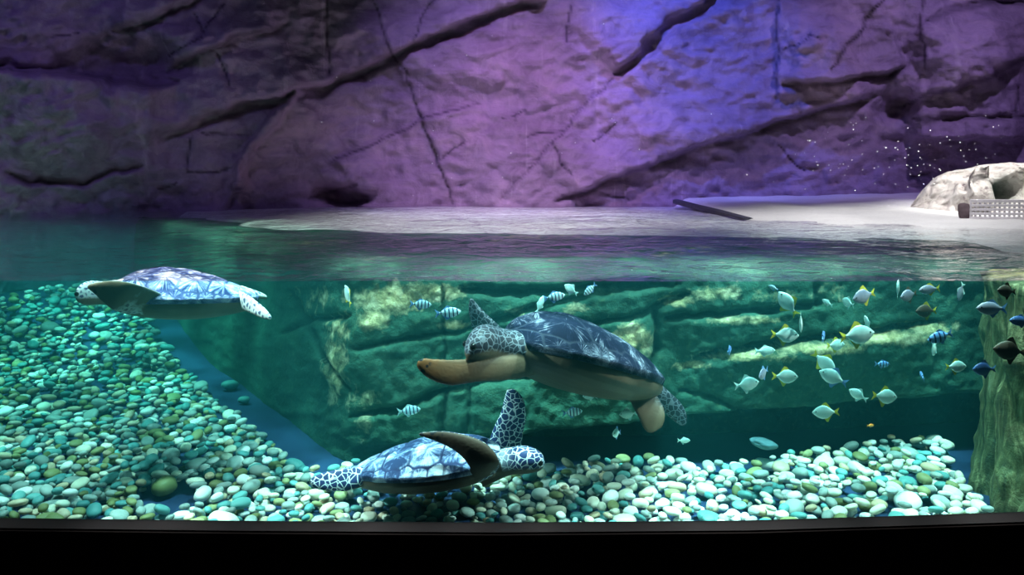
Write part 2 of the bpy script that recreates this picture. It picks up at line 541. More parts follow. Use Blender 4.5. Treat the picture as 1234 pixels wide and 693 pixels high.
# ------------------------------------------------------------------ water
def build_water():
    x0, x1, y0, y1, zb = -7.5, 7.5, GL + .032, 11.9, -.112
    xs = np.linspace(x0, x1, 620)
    yy = y0 + (y1 - y0) * np.linspace(0, 1, 420) ** 1.5
    gx, gy = np.meshgrid(xs, yy)
    amp = np.clip((gy - y0) * 4, .2, 1) * np.clip(.45 + .8 * fbm(gx * .35, gy * .35, 8.0, 2) + .35, .35, 1.2)
    gz = WL + (.024 * fbm(gx * 2.4 + .4 * gy, gy * 2.9, 3.0, 2) + .011 * fbm(gx * 6.5, gy * 7.5, 5.0, 3)) * amp
    top = np.stack([gx, gy, gz], -1).reshape(-1, 3)
    nr, nc = gx.shape
    faces = grid_faces(nr, nc)
    ring = [j for j in range(nc)] + [i * nc + nc - 1 for i in range(1, nr)] + [(nr - 1) * nc + j for j in range(nc - 2, -1, -1)] + [i * nc for i in range(nr - 2, 0, -1)]
    base = len(top)
    low = [(top[i][0], top[i][1], zb) for i in ring]
    n = len(ring)
    for k in range(n):
        faces.append((ring[k], base + k, base + (k + 1) % n, ring[(k + 1) % n]))
    faces.append(tuple(base + k for k in range(n - 1, -1, -1)))
    o = mesh_obj('tank_water', list(top) + low, faces, M['water'], smooth=False)
    o.data.polygons.foreach_set('use_smooth', [i < (nr - 1) * (nc - 1) for i in range(len(o.data.polygons))])
    tag(o, 'clear teal water filling the tank with a rippled surface', 'water', kind='structure')


build_water()

# ------------------------------------------------------------------ rock ledge under water
L_SEAMS = [
    ([(427, 421), (475, 411), (534, 403), (560, 398)], 3.0, .06), ([(534, 345), (536, 400), (535, 436)], 2.4, .05),
    ([(556, 346), (600, 352), (660, 352), (720, 346), (800, 341)], 5, .10), ([(560, 397), (600, 382), (645, 371), (717, 355), (820, 343)], 3.4, .07),
    ([(620, 396), (680, 391), (723, 390), (781, 376), (830, 352)], 3.2, .08), ([(790, 376), (792, 410), (784, 440)], 3.0, .06),
    ([(427, 500), (474, 496), (541, 468), (600, 455), (660, 452)], 4.0, .10), ([(536, 472), (534, 522)], 4, .05), ([(566, 462), (562, 522)], 3.2, .05),
    ([(800, 384), (870, 377), (930, 372), (990, 365)], 3.4, .08), ([(985, 340), (984, 370)], 3, .05),
    ([(836, 430), (900, 417), (1000, 405), (1130, 388)], 4, .08), ([(820, 470), (860, 480), (900, 498)], 2.6, .05),
    ([(345, 400), (380, 385), (425, 380)], 3, .06), ([(350, 350), (372, 392), (395, 430), (425, 470)], 3.5, .05),
]
L_STEPS = [
    ([(820, 445), (900, 430), (1000, 415), (1140, 396)], .16, 40), ([(427, 503), (474, 499), (541, 471), (600, 458)], .10, 40),
    ([(427, 424), (534, 406), (560, 400)], .07, 50), ([(700, 432), (760, 404), (790, 382)], .08, 35),
    ([(640, 398), (723, 394), (790, 380), (835, 356)], .09, 40), ([(800, 388), (870, 381), (990, 370), (1080, 352)], .08, 40),
]
L_BARE_LIT = [(470, 360, 46, 20, 1.0), (450, 385, 22, 16, .9), (520, 352, 50, 12, .8), (548, 392, 22, 6, .9), (762, 408, 30, 24, .85), (740, 425, 30, 10, .7), (900, 428, 60, 9, .8),  # bare rock, and lamp light on the step tops painted as tan
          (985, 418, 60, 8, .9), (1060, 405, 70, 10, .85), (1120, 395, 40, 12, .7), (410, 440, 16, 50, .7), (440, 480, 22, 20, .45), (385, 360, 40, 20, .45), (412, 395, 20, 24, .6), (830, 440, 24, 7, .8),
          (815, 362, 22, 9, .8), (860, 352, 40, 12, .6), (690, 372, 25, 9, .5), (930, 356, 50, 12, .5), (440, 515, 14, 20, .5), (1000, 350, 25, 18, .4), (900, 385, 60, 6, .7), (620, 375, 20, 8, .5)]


def bare_lit_at(px, py):
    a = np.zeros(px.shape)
    for cx, cy, rx, ry, s in L_BARE_LIT:
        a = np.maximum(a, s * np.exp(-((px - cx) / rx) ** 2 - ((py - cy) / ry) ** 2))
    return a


LEDGE_PATH = [(-4.25, 9.4), (-3.67, 8.6), (-2.03, 6.4), (-1.15, 5.05), (-.92, 4.70), (-.74, 4.58), (-.4, 4.54), (.6, 4.56), (1.6, 4.64), (2.7, 4.8), (3.2, 4.86)]


def build_ledge():
    pts = np.array(LEDGE_PATH)
    seg = np.sqrt((np.diff(pts, axis=0) ** 2).sum(1)); s = np.concatenate([[0], np.cumsum(seg)])
    ss = np.concatenate([np.arange(0, s[3], .05), np.arange(s[3], s[-1], .014)])
    x = np.interp(ss, s, pts[:, 0]); y = np.interp(ss, s, pts[:, 1])
    for _ in range(60):  # round the corners
        x[1:-1] = .25 * x[:-2] + .5 * x[1:-1] + .25 * x[2:]; y[1:-1] = .25 * y[:-2] + .5 * y[1:-1] + .25 * y[2:]
    tx, ty = np.gradient(x), np.gradient(y); l = np.hypot(tx, ty); nx, ny = ty / l, -tx / l   # outward (towards the viewer)
    zs = np.arange(-.17, 1.005, .014)
    S, Z = np.meshgrid(np.arange(len(ss)), zs)
    X0, Y0, NX, NY = x[S], y[S], nx[S], ny[S]
    # the left flank leans outward towards its foot
    px, py = proj(X0, Y0, Z)
    jx = px + 4 * fbm(px / 14, py / 14, 1.0, 3); jy = py + 4 * fbm(px / 14, py / 14, 9.0, 3)
    d = np.zeros(px.shape); crack = np.zeros(px.shape)
    for p_, h, L in L_STEPS:
        ds, sd, t = poly_dist(jx, jy, p_)
        endf = np.clip(np.minimum(t, 1 - t) * 8, 0, 1)
        on = np.clip(.5 + .5 * sd * np.clip(ds / 2.5, 0, 1), 0, 1)
        d += .15 * h * on * np.exp(-ds / L) * endf
    for p_, w, dep in L_SEAMS:
        ds, sd, t = poly_dist(jx, jy, p_)
        taper = np.clip(np.minimum(t, 1 - t) * 8 + .3, 0, 1)
        k = np.exp(-(ds / (w * taper)) ** 2)
        d -= .7 * dep * k; crack = np.maximum(crack, k * .7)
    d += .05 * fbm(px / 80, py / 60, 2.5, 2) + .016 * fbm(px / 9, py / 8, 6.0, 4)
    # undercut along the front
    ze = np.interp(px, [430, 560, 700, 850, 1140], [-.05, .02, .07, .13, .19]) + .02 * fbm(px / 30, py / 30, 8.0)
    und = sstep(ze + .05, ze - .05, Z) * sstep(420, 520, px)
    d -= .55 * und
    front = sstep(.0, .3, (px - 425) / 60)
    d += (1 - front) * .04 * (1 - Z / 1.0)
    # rounded lip at the top
    d -= .10 * np.clip((Z - .90) / .1, 0, 1) ** 2
    X = X0 + NX * d; Y = Y0 + NY * d
    rows = [np.stack([X, Y, Z], -1)]
    bare = [bare_lit_at(px, py)]; cr = [crack]
    # top: carries on inwards just under the water
    lx, ly = X[-1], Y[-1]
    for k in range(1, 26):
        off = .06 * k + .006 * k * k
        zt = 1.0 - .012 - .03 * sstep(.25, .9, off) * (1 - sstep(2.9, 3.5, off)) + .014 * fbm(lx * 2.5, (ly + off) * 2.5, 3.0, 4) + .01 * min(k / 10, 1)
        rows.append(np.stack([lx + off * .25, np.minimum(ly + off, 9.2 + .02 * k), zt], -1)[None])
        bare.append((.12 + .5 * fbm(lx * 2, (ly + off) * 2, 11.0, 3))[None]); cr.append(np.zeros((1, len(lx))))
    V = np.concatenate(rows, 0)
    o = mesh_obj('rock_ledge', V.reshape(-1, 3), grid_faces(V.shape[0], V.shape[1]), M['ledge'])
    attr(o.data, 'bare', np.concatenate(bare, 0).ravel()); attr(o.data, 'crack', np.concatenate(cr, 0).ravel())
    tag(o, 'large green algae-covered stone ledge standing under the water behind the turtles', 'rock ledge')


build_ledge()


def build_pillar():
    ys_ = np.concatenate([np.arange(3.56, 4.47, .014)])
    zs = np.arange(-.16, .985, .014)
    Yg, Zg = np.meshgrid(ys_, zs)
    base = np.interp(Yg, [3.5, 3.85, 4.1, 4.4, 4.75], [2.32, 2.36, 2.42, 2.50, 2.56])
    lean = .16 * (Zg - .2) + .10 * np.sin(Zg * 3.2)
    X = base + lean * .4
    col = np.abs(np.sin(Yg * 9 + 2.2 * fbm(Yg * 2, Zg * 1.2, 4.0, 3)))          # vertical flutes
    X = X - .08 * col - .10 * fbm(Yg * 5, Zg * 2.2, 2.0, 4) - .03 * fbm(Yg * 18, Zg * 9, 5.0, 3)
    X = X - .05 * np.exp(-((Zg - .62) / .05) ** 2) * np.exp(-((Yg - 3.8) / .16) ** 2)
    Yg = Yg + .04 * fbm(Yg * 6, Zg * 3, 9.0, 3)
    rows = [np.stack([X, np.maximum(Yg, 3.545), Zg], -1)]
    for k in range(1, 14):
        rows.append(np.stack([X[-1] + .07 * k, np.maximum(Yg[-1], 3.545), np.full(len(ys_), .985 + .004 * k)], -1)[None])
    V = np.concatenate(rows, 0)
    o = mesh_obj('side_rock', V.reshape(-1, 3), grid_faces(V.shape[0], V.shape[1], True), M['pillar'])
    tag(o, 'streaky olive rock column under the water at the right end of the window', 'rock')


build_pillar()

# ------------------------------------------------------------------ beach
def shore_y(x): return np.interp(x, [2.2, 2.6, 3.4, 3.9, 4.4, 5.5], [7.7, 7.5, 7.3, 6.5, 6.1, 5.8])


def beach_z(x, y):
    left = 1.004 + .02 * (y - 7) / 4
    q = y - shore_y(x)
    right = WL + np.where(q > 0, q * .030, np.maximum(q, -.8) * .10)
    k = sstep(2.12, 2.36, x)
    return left * (1 - k) + right * k


def build_beach():
    xs = np.arange(-6.6, 7.6, .055); yy = np.arange(5.6, 11.9, .055)
    gx, gy = np.meshgrid(xs, yy)
    z = beach_z(gx, gy) + .010 * fbm(gx * 2, gy * 2, 1.0, 4) * (1 + 2 * sstep(2.3, 3.0, gx))
    wob = .22 * fbm(gx * 1.1, gy * 1.1, 21.0, 3)
    edge = wob * 2 + np.interp(gy, [5.6, 6.7, 7.4, 11.9], [2.2, -1.1, -2.2, -5.4])  # its left rim follows the ledge
    ed2 = np.interp(gx, [-6, -1, .5, 2.2, 3.0, 7.6], [9.5, 7.3, 7.1, 6.9, 6.2, 5.8])
    ed2 = ed2 + wob
    z = z - .35 * sstep(edge + .25, edge - .35, gx) - .4 * sstep(ed2 + .1, ed2 - .5, gy)
    nc = len(xs)
    ok = ((gx > edge - .3) & (gy > ed2 - .45) & (gy < wall_depth(HX + gx / gy * F) + .5)).ravel()
    fc = [f for f in grid_faces(len(yy), nc) if all(ok[i] for i in f)]
    o = mesh_obj('sand_beach', np.stack([gx, gy, z], -1).reshape(-1, 3), fc, M['sand'])
    bm = bmesh.new(); bm.from_mesh(o.data); bmesh.ops.delete(bm, geom=[v for v in bm.verts if not v.link_faces], context='VERTS'); bm.to_mesh(o.data); bm.free()
    tag(o, 'spotlit white sand beach sloping out of the water to the rock wall', 'beach', kind='structure')


build_beach()

# kerb running along the edge of the sand
kp = [P(815, 240, 10.7), P(840, 246.5, 9.9), P(868, 253, 9.0), P(902, 262, 8.0)]
bm = bmesh.new()
prev = None
for i, p_ in enumerate(kp):
    w_ = .045
    zb = p_.z - .055
    q = [bm.verts.new((p_.x - w_, p_.y, zb)), bm.verts.new((p_.x + w_, p_.y, zb)), bm.verts.new((p_.x + w_, p_.y, p_.z - .01)), bm.verts.new((p_.x + .02, p_.y, p_.z)), bm.verts.new((p_.x - .02, p_.y, p_.z)), bm.verts.new((p_.x - w_, p_.y, p_.z - .01))]
    if prev:
        for a in range(6): bm.faces.new((prev[a], prev[(a + 1) % 6], q[(a + 1) % 6], q[a]))
    else: bm.faces.new(q)
    prev = q
bm.faces.new(prev[::-1])
bmesh.ops.recalc_face_normals(bm, faces=bm.faces)
tag(bm_obj('edging_kerb', bm, M['kerb']), 'long dark kerb edging the white sand where it meets the shallow water', 'kerb')


def rock_blob(name, mat, loc, rad, seed, sub=5, rough=.22, flat=True, hollow_shade=None):
    bm = bmesh.new(); bmesh.ops.create_icosphere(bm, subdivisions=sub, radius=1)
    co = np.array([v.co[:] for v in bm.verts])
    r = 1 + rough * fbm(co[:, 0] * 1.3 + seed, co[:, 1] * 1.3, co[:, 2] * 1.3 + seed, 2)
    # chisel flats
    rs = np.random.default_rng(seed)
    for _ in range(26):
        n_ = rs.normal(size=3); n_ /= np.linalg.norm(n_)
        c_ = .80 + .16 * rs.random()
        dd = (co * r[:, None]) @ n_
        r = np.where(dd > c_, r * (c_ + (dd - c_) * .25) / dd, r)
    r = r + .05 * fbm(co[:, 0] * 5 + seed, co[:, 1] * 5, co[:, 2] * 5, 4)
    co = co * r[:, None] * np.array(rad)
    for v, c in zip(bm.verts, co): v.co = c
    o = bm_obj(name, bm, mat, None, True)
    o.location = loc
    return o, co


# big white boulder on the sand
def build_boulder():
    o, co = rock_blob('white_boulder', M['boulder'], (0, 0, 0), (1.3, .85, .74), 3, 6, .25)
    loc = np.array([5.30, 8.75, .95])
    w = co + loc
    # skirt of rubble running down to the left, taller to the right
    px, py = proj(w[:, 0], w[:, 1], w[:, 2])
    prof = np.interp(px, [1080, 1095, 1110, 1125, 1145, 1180, 1215, 1260, 1400], [262, 252, 232, 216, 207, 200, 193, 188, 200])
    zmax = EYE - (prof - HY) / F * w[:, 1] + .02 * fbm(w[:, 0] * 6, w[:, 1] * 6, 3.0, 3)
    up = co[:, 2] > 0
    frac = np.clip(co[:, 2] / (.74 * np.sqrt(np.clip(1 - (co[:, 0] / 1.36) ** 2 - (co[:, 1] / .9) ** 2, .03, 1))), 0, 1)
    w[:, 2] = np.where(up, 1.07 + (zmax - 1.07) * np.minimum(frac, 1) * (.93 + .07 * frac), w[:, 2])
    w[:, 2] = np.maximum(w[:, 2], 1.07)
    # dark hollow above the grating
    px, py = proj(w[:, 0], w[:, 1], w[:, 2])
    q = ((px - 1222) / 20) ** 2 + ((py - 230) / 15) ** 2
    near = (co[:, 1] < 0)
    w[:, 1] += np.where(near, .34 * np.exp(-q ** 1.5), 0)
    q2 = ((px - 1192) / 10) ** 2 + ((py - 205) / 4) ** 2
    w[:, 1] += np.where(near, .05 * np.exp(-q2), 0)
    w[:, 1] -= np.where(near, .20 * fbm(w[:, 0] * 4, w[:, 2] * 7, 5.0, 5) + .10 * np.abs(fbm(w[:, 0] * 2.4 + w[:, 2], w[:, 2] * 4, 9.0, 3)), 0)
    hollow_shade = np.where(near, np.exp(-(((px - 1216) / 24) ** 2 + ((py - 230) / 18) ** 2) ** 1.4), 0)  # dark patch that paints shade into the hollow
    o.data.vertices.foreach_set('co', (w - loc).astype(np.float32).ravel())
    o.data.update()
    attr(o.data, 'hollow_shade', hollow_shade)
    o.location = loc
    tag(o, 'big craggy white boulder on the sand behind the grating', 'boulder')


build_boulder()

# pale slotted grating in front of the boulder
gx0, gx1, gy_, gz0, gz1 = 4.08, 5.2, 7.40, 1.0, 1.0
gr = empty('grating', (4.08, 7.40, beach_z(np.array(4.3), np.array(7.4)).item() - .01))
tag(gr, 'low pale slotted plastic grating standing on the sand before the white boulder', 'grating')
gh = .150; gw = 1.1
for k in range(5):
    bm = bmesh.new(); z = k * gh / 4 + .01
    add_box(bm, (0, -.012, z), (gw, .012, z + (.022 if k < 4 else .026)), .003)
    bm_obj('rail', bm, M['grate'], gr)
bar_src = None
nb = 28
for k in range(nb):
    if bar_src is None:
        bm = bmesh.new(); add_box(bm, (-.007, -.009, .012), (.007, .009, gh + .02), .002)
        bar_src = bm_obj('bar', bm, M['grate'], gr); b = bar_src
    else:
        b = bar_src.copy(); COL.objects.link(b); b.parent = gr
    b.location = (.008 + k * (gw - .016) / (nb - 1), .0, 0)
gr.rotation_euler = (math.radians(4), 0, math.radians(-8))
o, _ = rock_blob('dark_stone', M['dark'], P(1163, 257, 7.45), (.07, .05, .095), 5, 4, .3)
tag(o, 'small dark stone on the sand against the end of the pale grating', 'stone')

# droplets on the inside of the window above the water
bm = bmesh.new()
for _ in range(150):
    u = rng.normal(1090, 95) if rng.random() < .75 else rng.uniform(250, 1230)
    vv = rng.normal(188, 26) if u > 900 else rng.uniform(20, 240)
    if vv > 250: continue
    p_ = P(u, vv, GL + .034)
    r = rng.uniform(.0010, .0025)
    m_ = Matrix.Translation(p_) @ Matrix.Diagonal((r, r * .6, r, 1))
    bmesh.ops.create_icosphere(bm, subdivisions=1, radius=1, matrix=m_)
tag(bm_obj('droplets', bm, M['drop'], None, True), 'tiny water droplets spattered on the window above the water', 'droplets', kind='stuff')

# ------------------------------------------------------------------ pebbles
PEB = {  # name: (colour a, colour b, share near right, share far left)
    'cream': ((.74, .68, .53), (.90, .85, .72), .31, .12), 'white': ((.84, .83, .78), (.95, .95, .92), .15, .08),
    'grey': ((.24, .29, .28), (.44, .50, .47), .22, .29), 'teal': ((.07, .25, .26), (.17, .44, .43), .16, .27),
    'olive': ((.17, .19, .07), (.34, .34, .16), .10, .17), 'tan': ((.55, .40, .26), (.70, .54, .40), .07, .07)}
PM = {k: mat_pebble(k + '_pebble', v[0], v[1]) for k, v in PEB.items()}
names = list(PEB)


def ground(x, y):
    """level that the top of the pebble bed follows"""
    z = -.02 + .026 * fbm(x * .9, y * .9, 2.0, 2)
    z = z - .045 * np.exp(-((x + .40) / .6) ** 2 - ((y - 3.87) / .24) ** 2)
    z = z + slope(x, y) + .02 * sstep(1.0, 2.2, x)
    return z


# where there are no pebbles: the bare blue strip beside the ledge (reference pixels of z = 0), a few small gaps
EDGE = np.array([(-30, 352), (120, 362), (180, 400), (224, 432), (250, 458), (282, 484), (316, 506), (342, 534), (392, 553), (430, 543), (520, 547), (640, 546), (700, 541), (770, 533), (870, 540), (915, 536), (1010, 526), (1080, 518), (1140, 514), (1180, 518), (1205, 545), (1240, 575)], float)


def allowed(x, y, r):
    px, py = proj(x, y, 0.0)
    lim = np.interp(px, EDGE[:, 0], EDGE[:, 1])
    if py < lim + 3: return False
    if ((px - 203) / 40) ** 2 + ((py - 583) / 17) ** 2 < 1: return False
    if ((px - 112) / 16) ** 2 + ((py - 604) / 4) ** 2 < 1: return False
    if x > np.interp(y, [3.5, 3.85, 4.1, 4.4, 4.75], [2.24, 2.27, 2.32, 2.40, 2.56]) - .07: return False
    if y > wall_depth(px) - .55: return False
    return True


def deposit():
    cell = .006
    x0, x1, y0, y1 = -7.4, 2.85, GL + .035, 10.3
    nx, ny = int((x1 - x0) / cell), int((y1 - y0) / cell)
    hx_, hy_ = np.meshgrid((np.arange(nx) + .5) * cell + x0, (np.arange(ny) + .5) * cell + y0)
    H = (-.112 + np.maximum(0, slope(hx_, hy_) - .02)).astype(np.float32)
    out = []

    def try_drop(a, b, c, R, x, y):
        A = R @ np.diag([1 / a ** 2, 1 / b ** 2, 1 / c ** 2]) @ R.T
        i0, i1 = int((x - a - x0) / cell), int((x + a - x0) / cell) + 1
        j0, j1 = int((y - a - y0) / cell), int((y + a - y0) / cell) + 1
        if i0 < 0 or j0 < 0 or i1 >= nx or j1 >= ny: return None
        dx = (np.arange(i0, i1 + 1) + .5) * cell + x0 - x; dy = (np.arange(j0, j1 + 1) + .5) * cell + y0 - y
        DX, DY = np.meshgrid(dx, dy)
        qa = A[2, 2]; qb = 2 * (A[0, 2] * DX + A[1, 2] * DY)
        qc = A[0, 0] * DX ** 2 + A[1, 1] * DY ** 2 + 2 * A[0, 1] * DX * DY - 1
        disc = qb * qb - 4 * qa * qc
        m = disc > 0
        if not m.any(): return None
        sq = np.sqrt(np.where(m, disc, 0))
        lo = (-qb - sq) / (2 * qa); hi = (-qb + sq) / (2 * qa)
        h = H[j0:j1 + 1, i0:i1 + 1]
        z = np.where(m, h - lo, -9).max()
        return z, (j0, j1, i0, i1, m, hi)

    def drop(a, b, c, x_gen, tries, tilt=.22, maxlift=.0, colour=None):
        best = None
        yaw = rng.uniform(0, 2 * math.pi)
        Rm = Matrix.Rotation(yaw, 3, 'Z') @ Matrix.Rotation(rng.normal(0, tilt), 3, 'X') @ Matrix.Rotation(rng.normal(0, tilt), 3, 'Y')
        R = np.array(Rm)
        g = 1.125
        for _ in range(tries):
            x, y = x_gen()
            if not allowed(x, y, a): continue
            r = try_drop(a * g, b * g, c * g, R, x, y)
            if r is None: continue
            z = r[0]
            if z + c > ground(x, y) + maxlift: continue
            if best is None or z < best[0]: best = (z, x, y, r[1])
        if best is None: return None
        z, x, y, (j0, j1, i0, i1, m, hi) = best
        h = H[j0:j1 + 1, i0:i1 + 1]
        h[m] = np.maximum(h[m], hi[m] + z + .0015)
        out.append([x, y, z, a, b, c, Rm, colour])
        return out[-1]

    special = {}
    # stones that stand out
    def put(key, px, py, z, a, b, c, colour):
        Y = (EYE - z) / ((py - HY) / F); x = (px - HX) / F * Y
        keep = globals()['allowed']
        globals()['allowed'] = lambda *_: True
        r = drop(a, b, c, lambda: (x, Y), 1, .08, 9, colour)
        globals()['allowed'] = keep
        if r: r.append(key)

    put('green', 198, 586, -.06, .064, .052, .046, 'olive')
    put('lone', 277, 468, -.10, .062, .05, .033, 'teal')
    put('lone2', 294, 488, -.12, .04, .035, .025, 'teal')
    put('speck', 172, 590, -.1, .018, .015, .012, 'cream')

    def sizes(far):
        a = float(np.clip(rng.lognormal(math.log(.036), .28), .018, .068))
        return a, a * rng.uniform(.62, .92), a * rng.uniform(.38, .62)

    def near_gen():
        while True:
            y = rng.uniform(GL + .08, 5.2)
            x = rng.uniform(-.82 * y, min(2.7, .64 * y))
            return x, y

    def far_gen():
        y = 5.0 + 5.2 * rng.random() ** 1.25
        return rng.uniform(-.78 * y, -.05 * y - .1), y

    def dip_gen(): return rng.uniform(-1.1, .35), rng.uniform(3.58, 4.3)

    for n_, gen, tries in ((5000, near_gen, 5), (500, dip_gen, 6), (6500, far_gen, 3)):
        fails = 0
        for _ in range(n_):
            a, b, c = sizes(gen is far_gen)
            if gen is far_gen: a, b, c = a * 1.12, b * 1.12, c * 1.12
            if not drop(a, b, c, gen, tries): fails += 1
            if fails > 3500: break
    return out


peb = deposit()


def base_pebble(sub, seed):
    bm = bmesh.new(); bmesh.ops.create_icosphere(bm, subdivisions=sub, radius=1)
    co = np.array([v.co[:] for v in bm.verts]); fc = [[v.index for v in f.verts] for f in bm.faces]; bm.free()
    r = 1 + .11 * fbm(co[:, 0] * 1.1 + seed * 3.3, co[:, 1] * 1.1 + seed, co[:, 2] * 1.1, 2)
    sq = (np.abs(co) ** 2.6).sum(1) ** (-1 / 2.6)          # slightly squared off
    co = co * np.minimum(r * (0.35 + .65 * sq), 1.085)[:, None]
    return co, np.array(fc)


def colour_of(x, y):
    t = float(sstep(-.4, -1.8, np.array(x)))
    p_ = np.array([v[2] * (1 - t) + v[3] * t for v in PEB.values()])
    return names[rng.choice(len(names), p=p_ / p_.sum())]


# a depth buffer picks out the 300 that show largest
W_, H_ = 1234, 693
zb = np.full((H_, W_), 1e9); idb = np.full((H_, W_), -1, int)
for i, q in enumerate(peb):
    if q[7] is None: q[7] = colour_of(q[0], q[1])
    x, y, z, a, b, c = q[:6]
    u, v_ = proj(x, y, z)
    ra = (a * .5 + b * .5) / y * F; rb = (c * .95 + a * .3) / y * F
    u0, u1, v0, v1 = int(max(0, u - ra)), int(min(W_ - 1, u + ra)), int(max(0, v_ - rb)), int(min(628, v_ + rb))
    if u1 <= u0 or v1 <= v0: continue
    U, V_ = np.meshgrid(np.arange(u0, u1 + 1), np.arange(v0, v1 + 1))
    m = (((U - u) / ra) ** 2 + ((V_ - v_) / rb) ** 2 < 1) & (y < zb[v0:v1 + 1, u0:u1 + 1])
    zb[v0:v1 + 1, u0:u1 + 1][m] = y; idb[v0:v1 + 1, u0:u1 + 1][m] = i
cnt = np.bincount(idb[idb >= 0], minlength=len(peb))
order = list(np.argsort(-cnt))
spec = [i for i, q in enumerate(peb) if len(q) > 8]
chosen = set(spec) | set([i for i in order if i not in spec][:300 - len(spec)])

bases3 = [base_pebble(3, s) for s in range(7)]
bases2 = [base_pebble(2, s) for s in range(7)]
peb_me = {}
SPEC = {'green': ('dark olive-green rounded stone lying alone in a bare blue gap of the gravel', None),
        'lone': ('pale teal stone lying alone on the bare blue floor, farther from the ledge corner', None),
        'lone2': ('small teal stone on the bare blue floor just below the bigger lone one', None),
        'speck': ('tiny cream pebble in the bare blue gap beside the olive stone', None)}
ZONE = [('in front of the ledge corner and lower turtle', 430, 680), ('in the middle of the bed by the sill', 680, 950), ('toward the streaky rock column', 950, 1240), ('on the left part of the bed by the sill', -50, 430)]
for n_, i in enumerate(sorted(chosen)):
    q = peb[i]
    x, y, z, a, b, c, R, colr = q[:8]
    k = n_ % 7
    key = (k, colr)
    if key not in peb_me:
        co, fc = bases3[k]
        me = bpy.data.meshes.new('pebble')
        me.from_pydata([tuple(v) for v in co], [], [tuple(f) for f in fc]); me.polygons.foreach_set('use_smooth', [True] * len(fc))
        me.materials.append(PM[colr]); peb_me[key] = me
    o = bpy.data.objects.new('pebble', peb_me[key]); COL.objects.link(o)
    o.matrix_world = Matrix.Translation((x, y, z)) @ R.to_4x4() @ Matrix.Diagonal((a, b, c, 1))
    if len(q) > 8:
        tag(o, SPEC[q[8]][0], 'pebble')
    else:
        u, v_ = proj(x, y, z)
        zn = next((t for t, lo, hi in ZONE if lo <= u < hi), ZONE[0][0])
        tag(o, f'{colr} rounded pebble {zn}', 'pebble', f'{colr} pebbles {zn}')
V, Fc, Cc = [], [], []
nv = 0
for i, q in enumerate(peb):
    if i in chosen: continue
    x, y, z, a, b, c, R, colr = q[:8]
    near = y < 5.2 and cnt[i] > 0
    co, fc = (bases3 if near else bases2)[i % 7]
    w = (co * np.array([a, b, c])) @ np.array(R).T + np.array([x, y, z])
    V.append(w); Fc.append(fc + nv); nv += len(w)
    t = rng.random(); ca, cb = np.array(PEB[colr][0]), np.array(PEB[colr][1])
    Cc.append(np.tile(np.append(ca + (cb - ca) * t, 1), (len(w), 1)))
V = np.concatenate(V); Fc = np.concatenate(Fc); Cc = np.concatenate(Cc)
me = bpy.data.meshes.new('pebble_gravel')
me.vertices.add(len(V)); me.vertices.foreach_set('co', V.astype(np.float32).ravel())
me.loops.add(len(Fc) * 3); me.loops.foreach_set('vertex_index', Fc.astype(np.int32).ravel())
me.polygons.add(len(Fc)); me.polygons.foreach_set('loop_start', np.arange(0, len(Fc) * 3, 3, dtype=np.int32))
me.update(calc_edges=True); me.polygons.foreach_set('use_smooth', [True] * len(Fc))
me.materials.append(M['gravel'])
attr_col(me, 'col', Cc)
o = bpy.data.objects.new('pebble_gravel', me); COL.objects.link(o)
tag(o, 'bed of countless smaller and farther rounded pebbles on the tank floor', 'gravel', kind='stuff')
print('PEBBLES', len(peb), 'visible', int((cnt > 0).sum()))

# flat dark slab resting at the foot of the ledge
o, _ = rock_blob('slab_stone', mat_plain('blue_slab', (.10, .20, .24), .7, var=.3), P(921, 535, 4.5), (.085, .05, .03), 8, 4, .25)
o.rotation_euler = (0, math.radians(14), math.radians(10))
tag(o, 'dark blue-grey slab of stone lying in the shade under the ledge', 'stone')

# ------------------------------------------------------------------ turtles
def frame(fwd, up):
    f = Vector(fwd).normalized(); u = Vector(up); u = (u - f * u.dot(f)).normalized(); l = u.cross(f)
    return Matrix((f, l, u)).transposed()


def catmull(pts, n):
    pts = [np.array(p, float) for p in pts]
    P_ = [2 * pts[0] - pts[1]] + pts + [2 * pts[-1] - pts[-2]]
    out = []
    m = len(pts) - 1
    for i in range(n):
        t = i / (n - 1) * m; k = min(int(t), m - 1); t -= k
        a, b, c, d = P_[k], P_[k + 1], P_[k + 2], P_[k + 3]
        out.append(.5 * ((2 * b) + (-a + c) * t + (2 * a - 5 * b + 4 * c - d) * t ** 2 + (-a + 3 * b - 3 * c + d) * t ** 3))
    return np.array(out)


def loft(stations, n=26, m=20, pw=2.0):
    """stations: (centre, halfwidth, halfthick, chord, up) in one frame -> verts, faces, centre line with frames"""
    st = catmull([np.concatenate([s[0], [s[1], s[2]], s[3], s[4]]) for s in stations], n)
    V, cl = [], []
    for i in range(n):
        c, w, h, ch, up = st[i, :3], max(st[i, 3], .002), max(st[i, 4], .002), st[i, 5:8], st[i, 8:11]
        ch = ch / np.linalg.norm(ch); up = up - ch * up.dot(ch); up /= np.linalg.norm(up)
        cl.append((c, w, h, ch, up))
        for k in range(m):
            a = 2 * math.pi * k / m
            ca, sa = math.cos(a), math.sin(a)
            V.append(c + ch * w * math.copysign(abs(ca) ** (2 / pw), ca) + up * h * math.copysign(abs(sa) ** (2 / pw), sa))
    fc = grid_faces(n, m, False, True)
    V = V + [st[0, :3], st[-1, :3]]
    for k in range(m):
        fc.append((len(V) - 2, (k + 1) % m, k)); fc.append((len(V) - 1, (n - 1) * m + k, (n - 1) * m + (k + 1) % m))
    return V, fc, cl


def outline_w(t): return .41 * np.sin(np.pi * np.clip(t, 0, 1) ** .78) ** .62 * (1 - .10 * t)
def dome_h(t): return .205 * np.sin(np.pi * (.04 + .96 * np.clip(t, 0, 1)) ** .66) ** .75


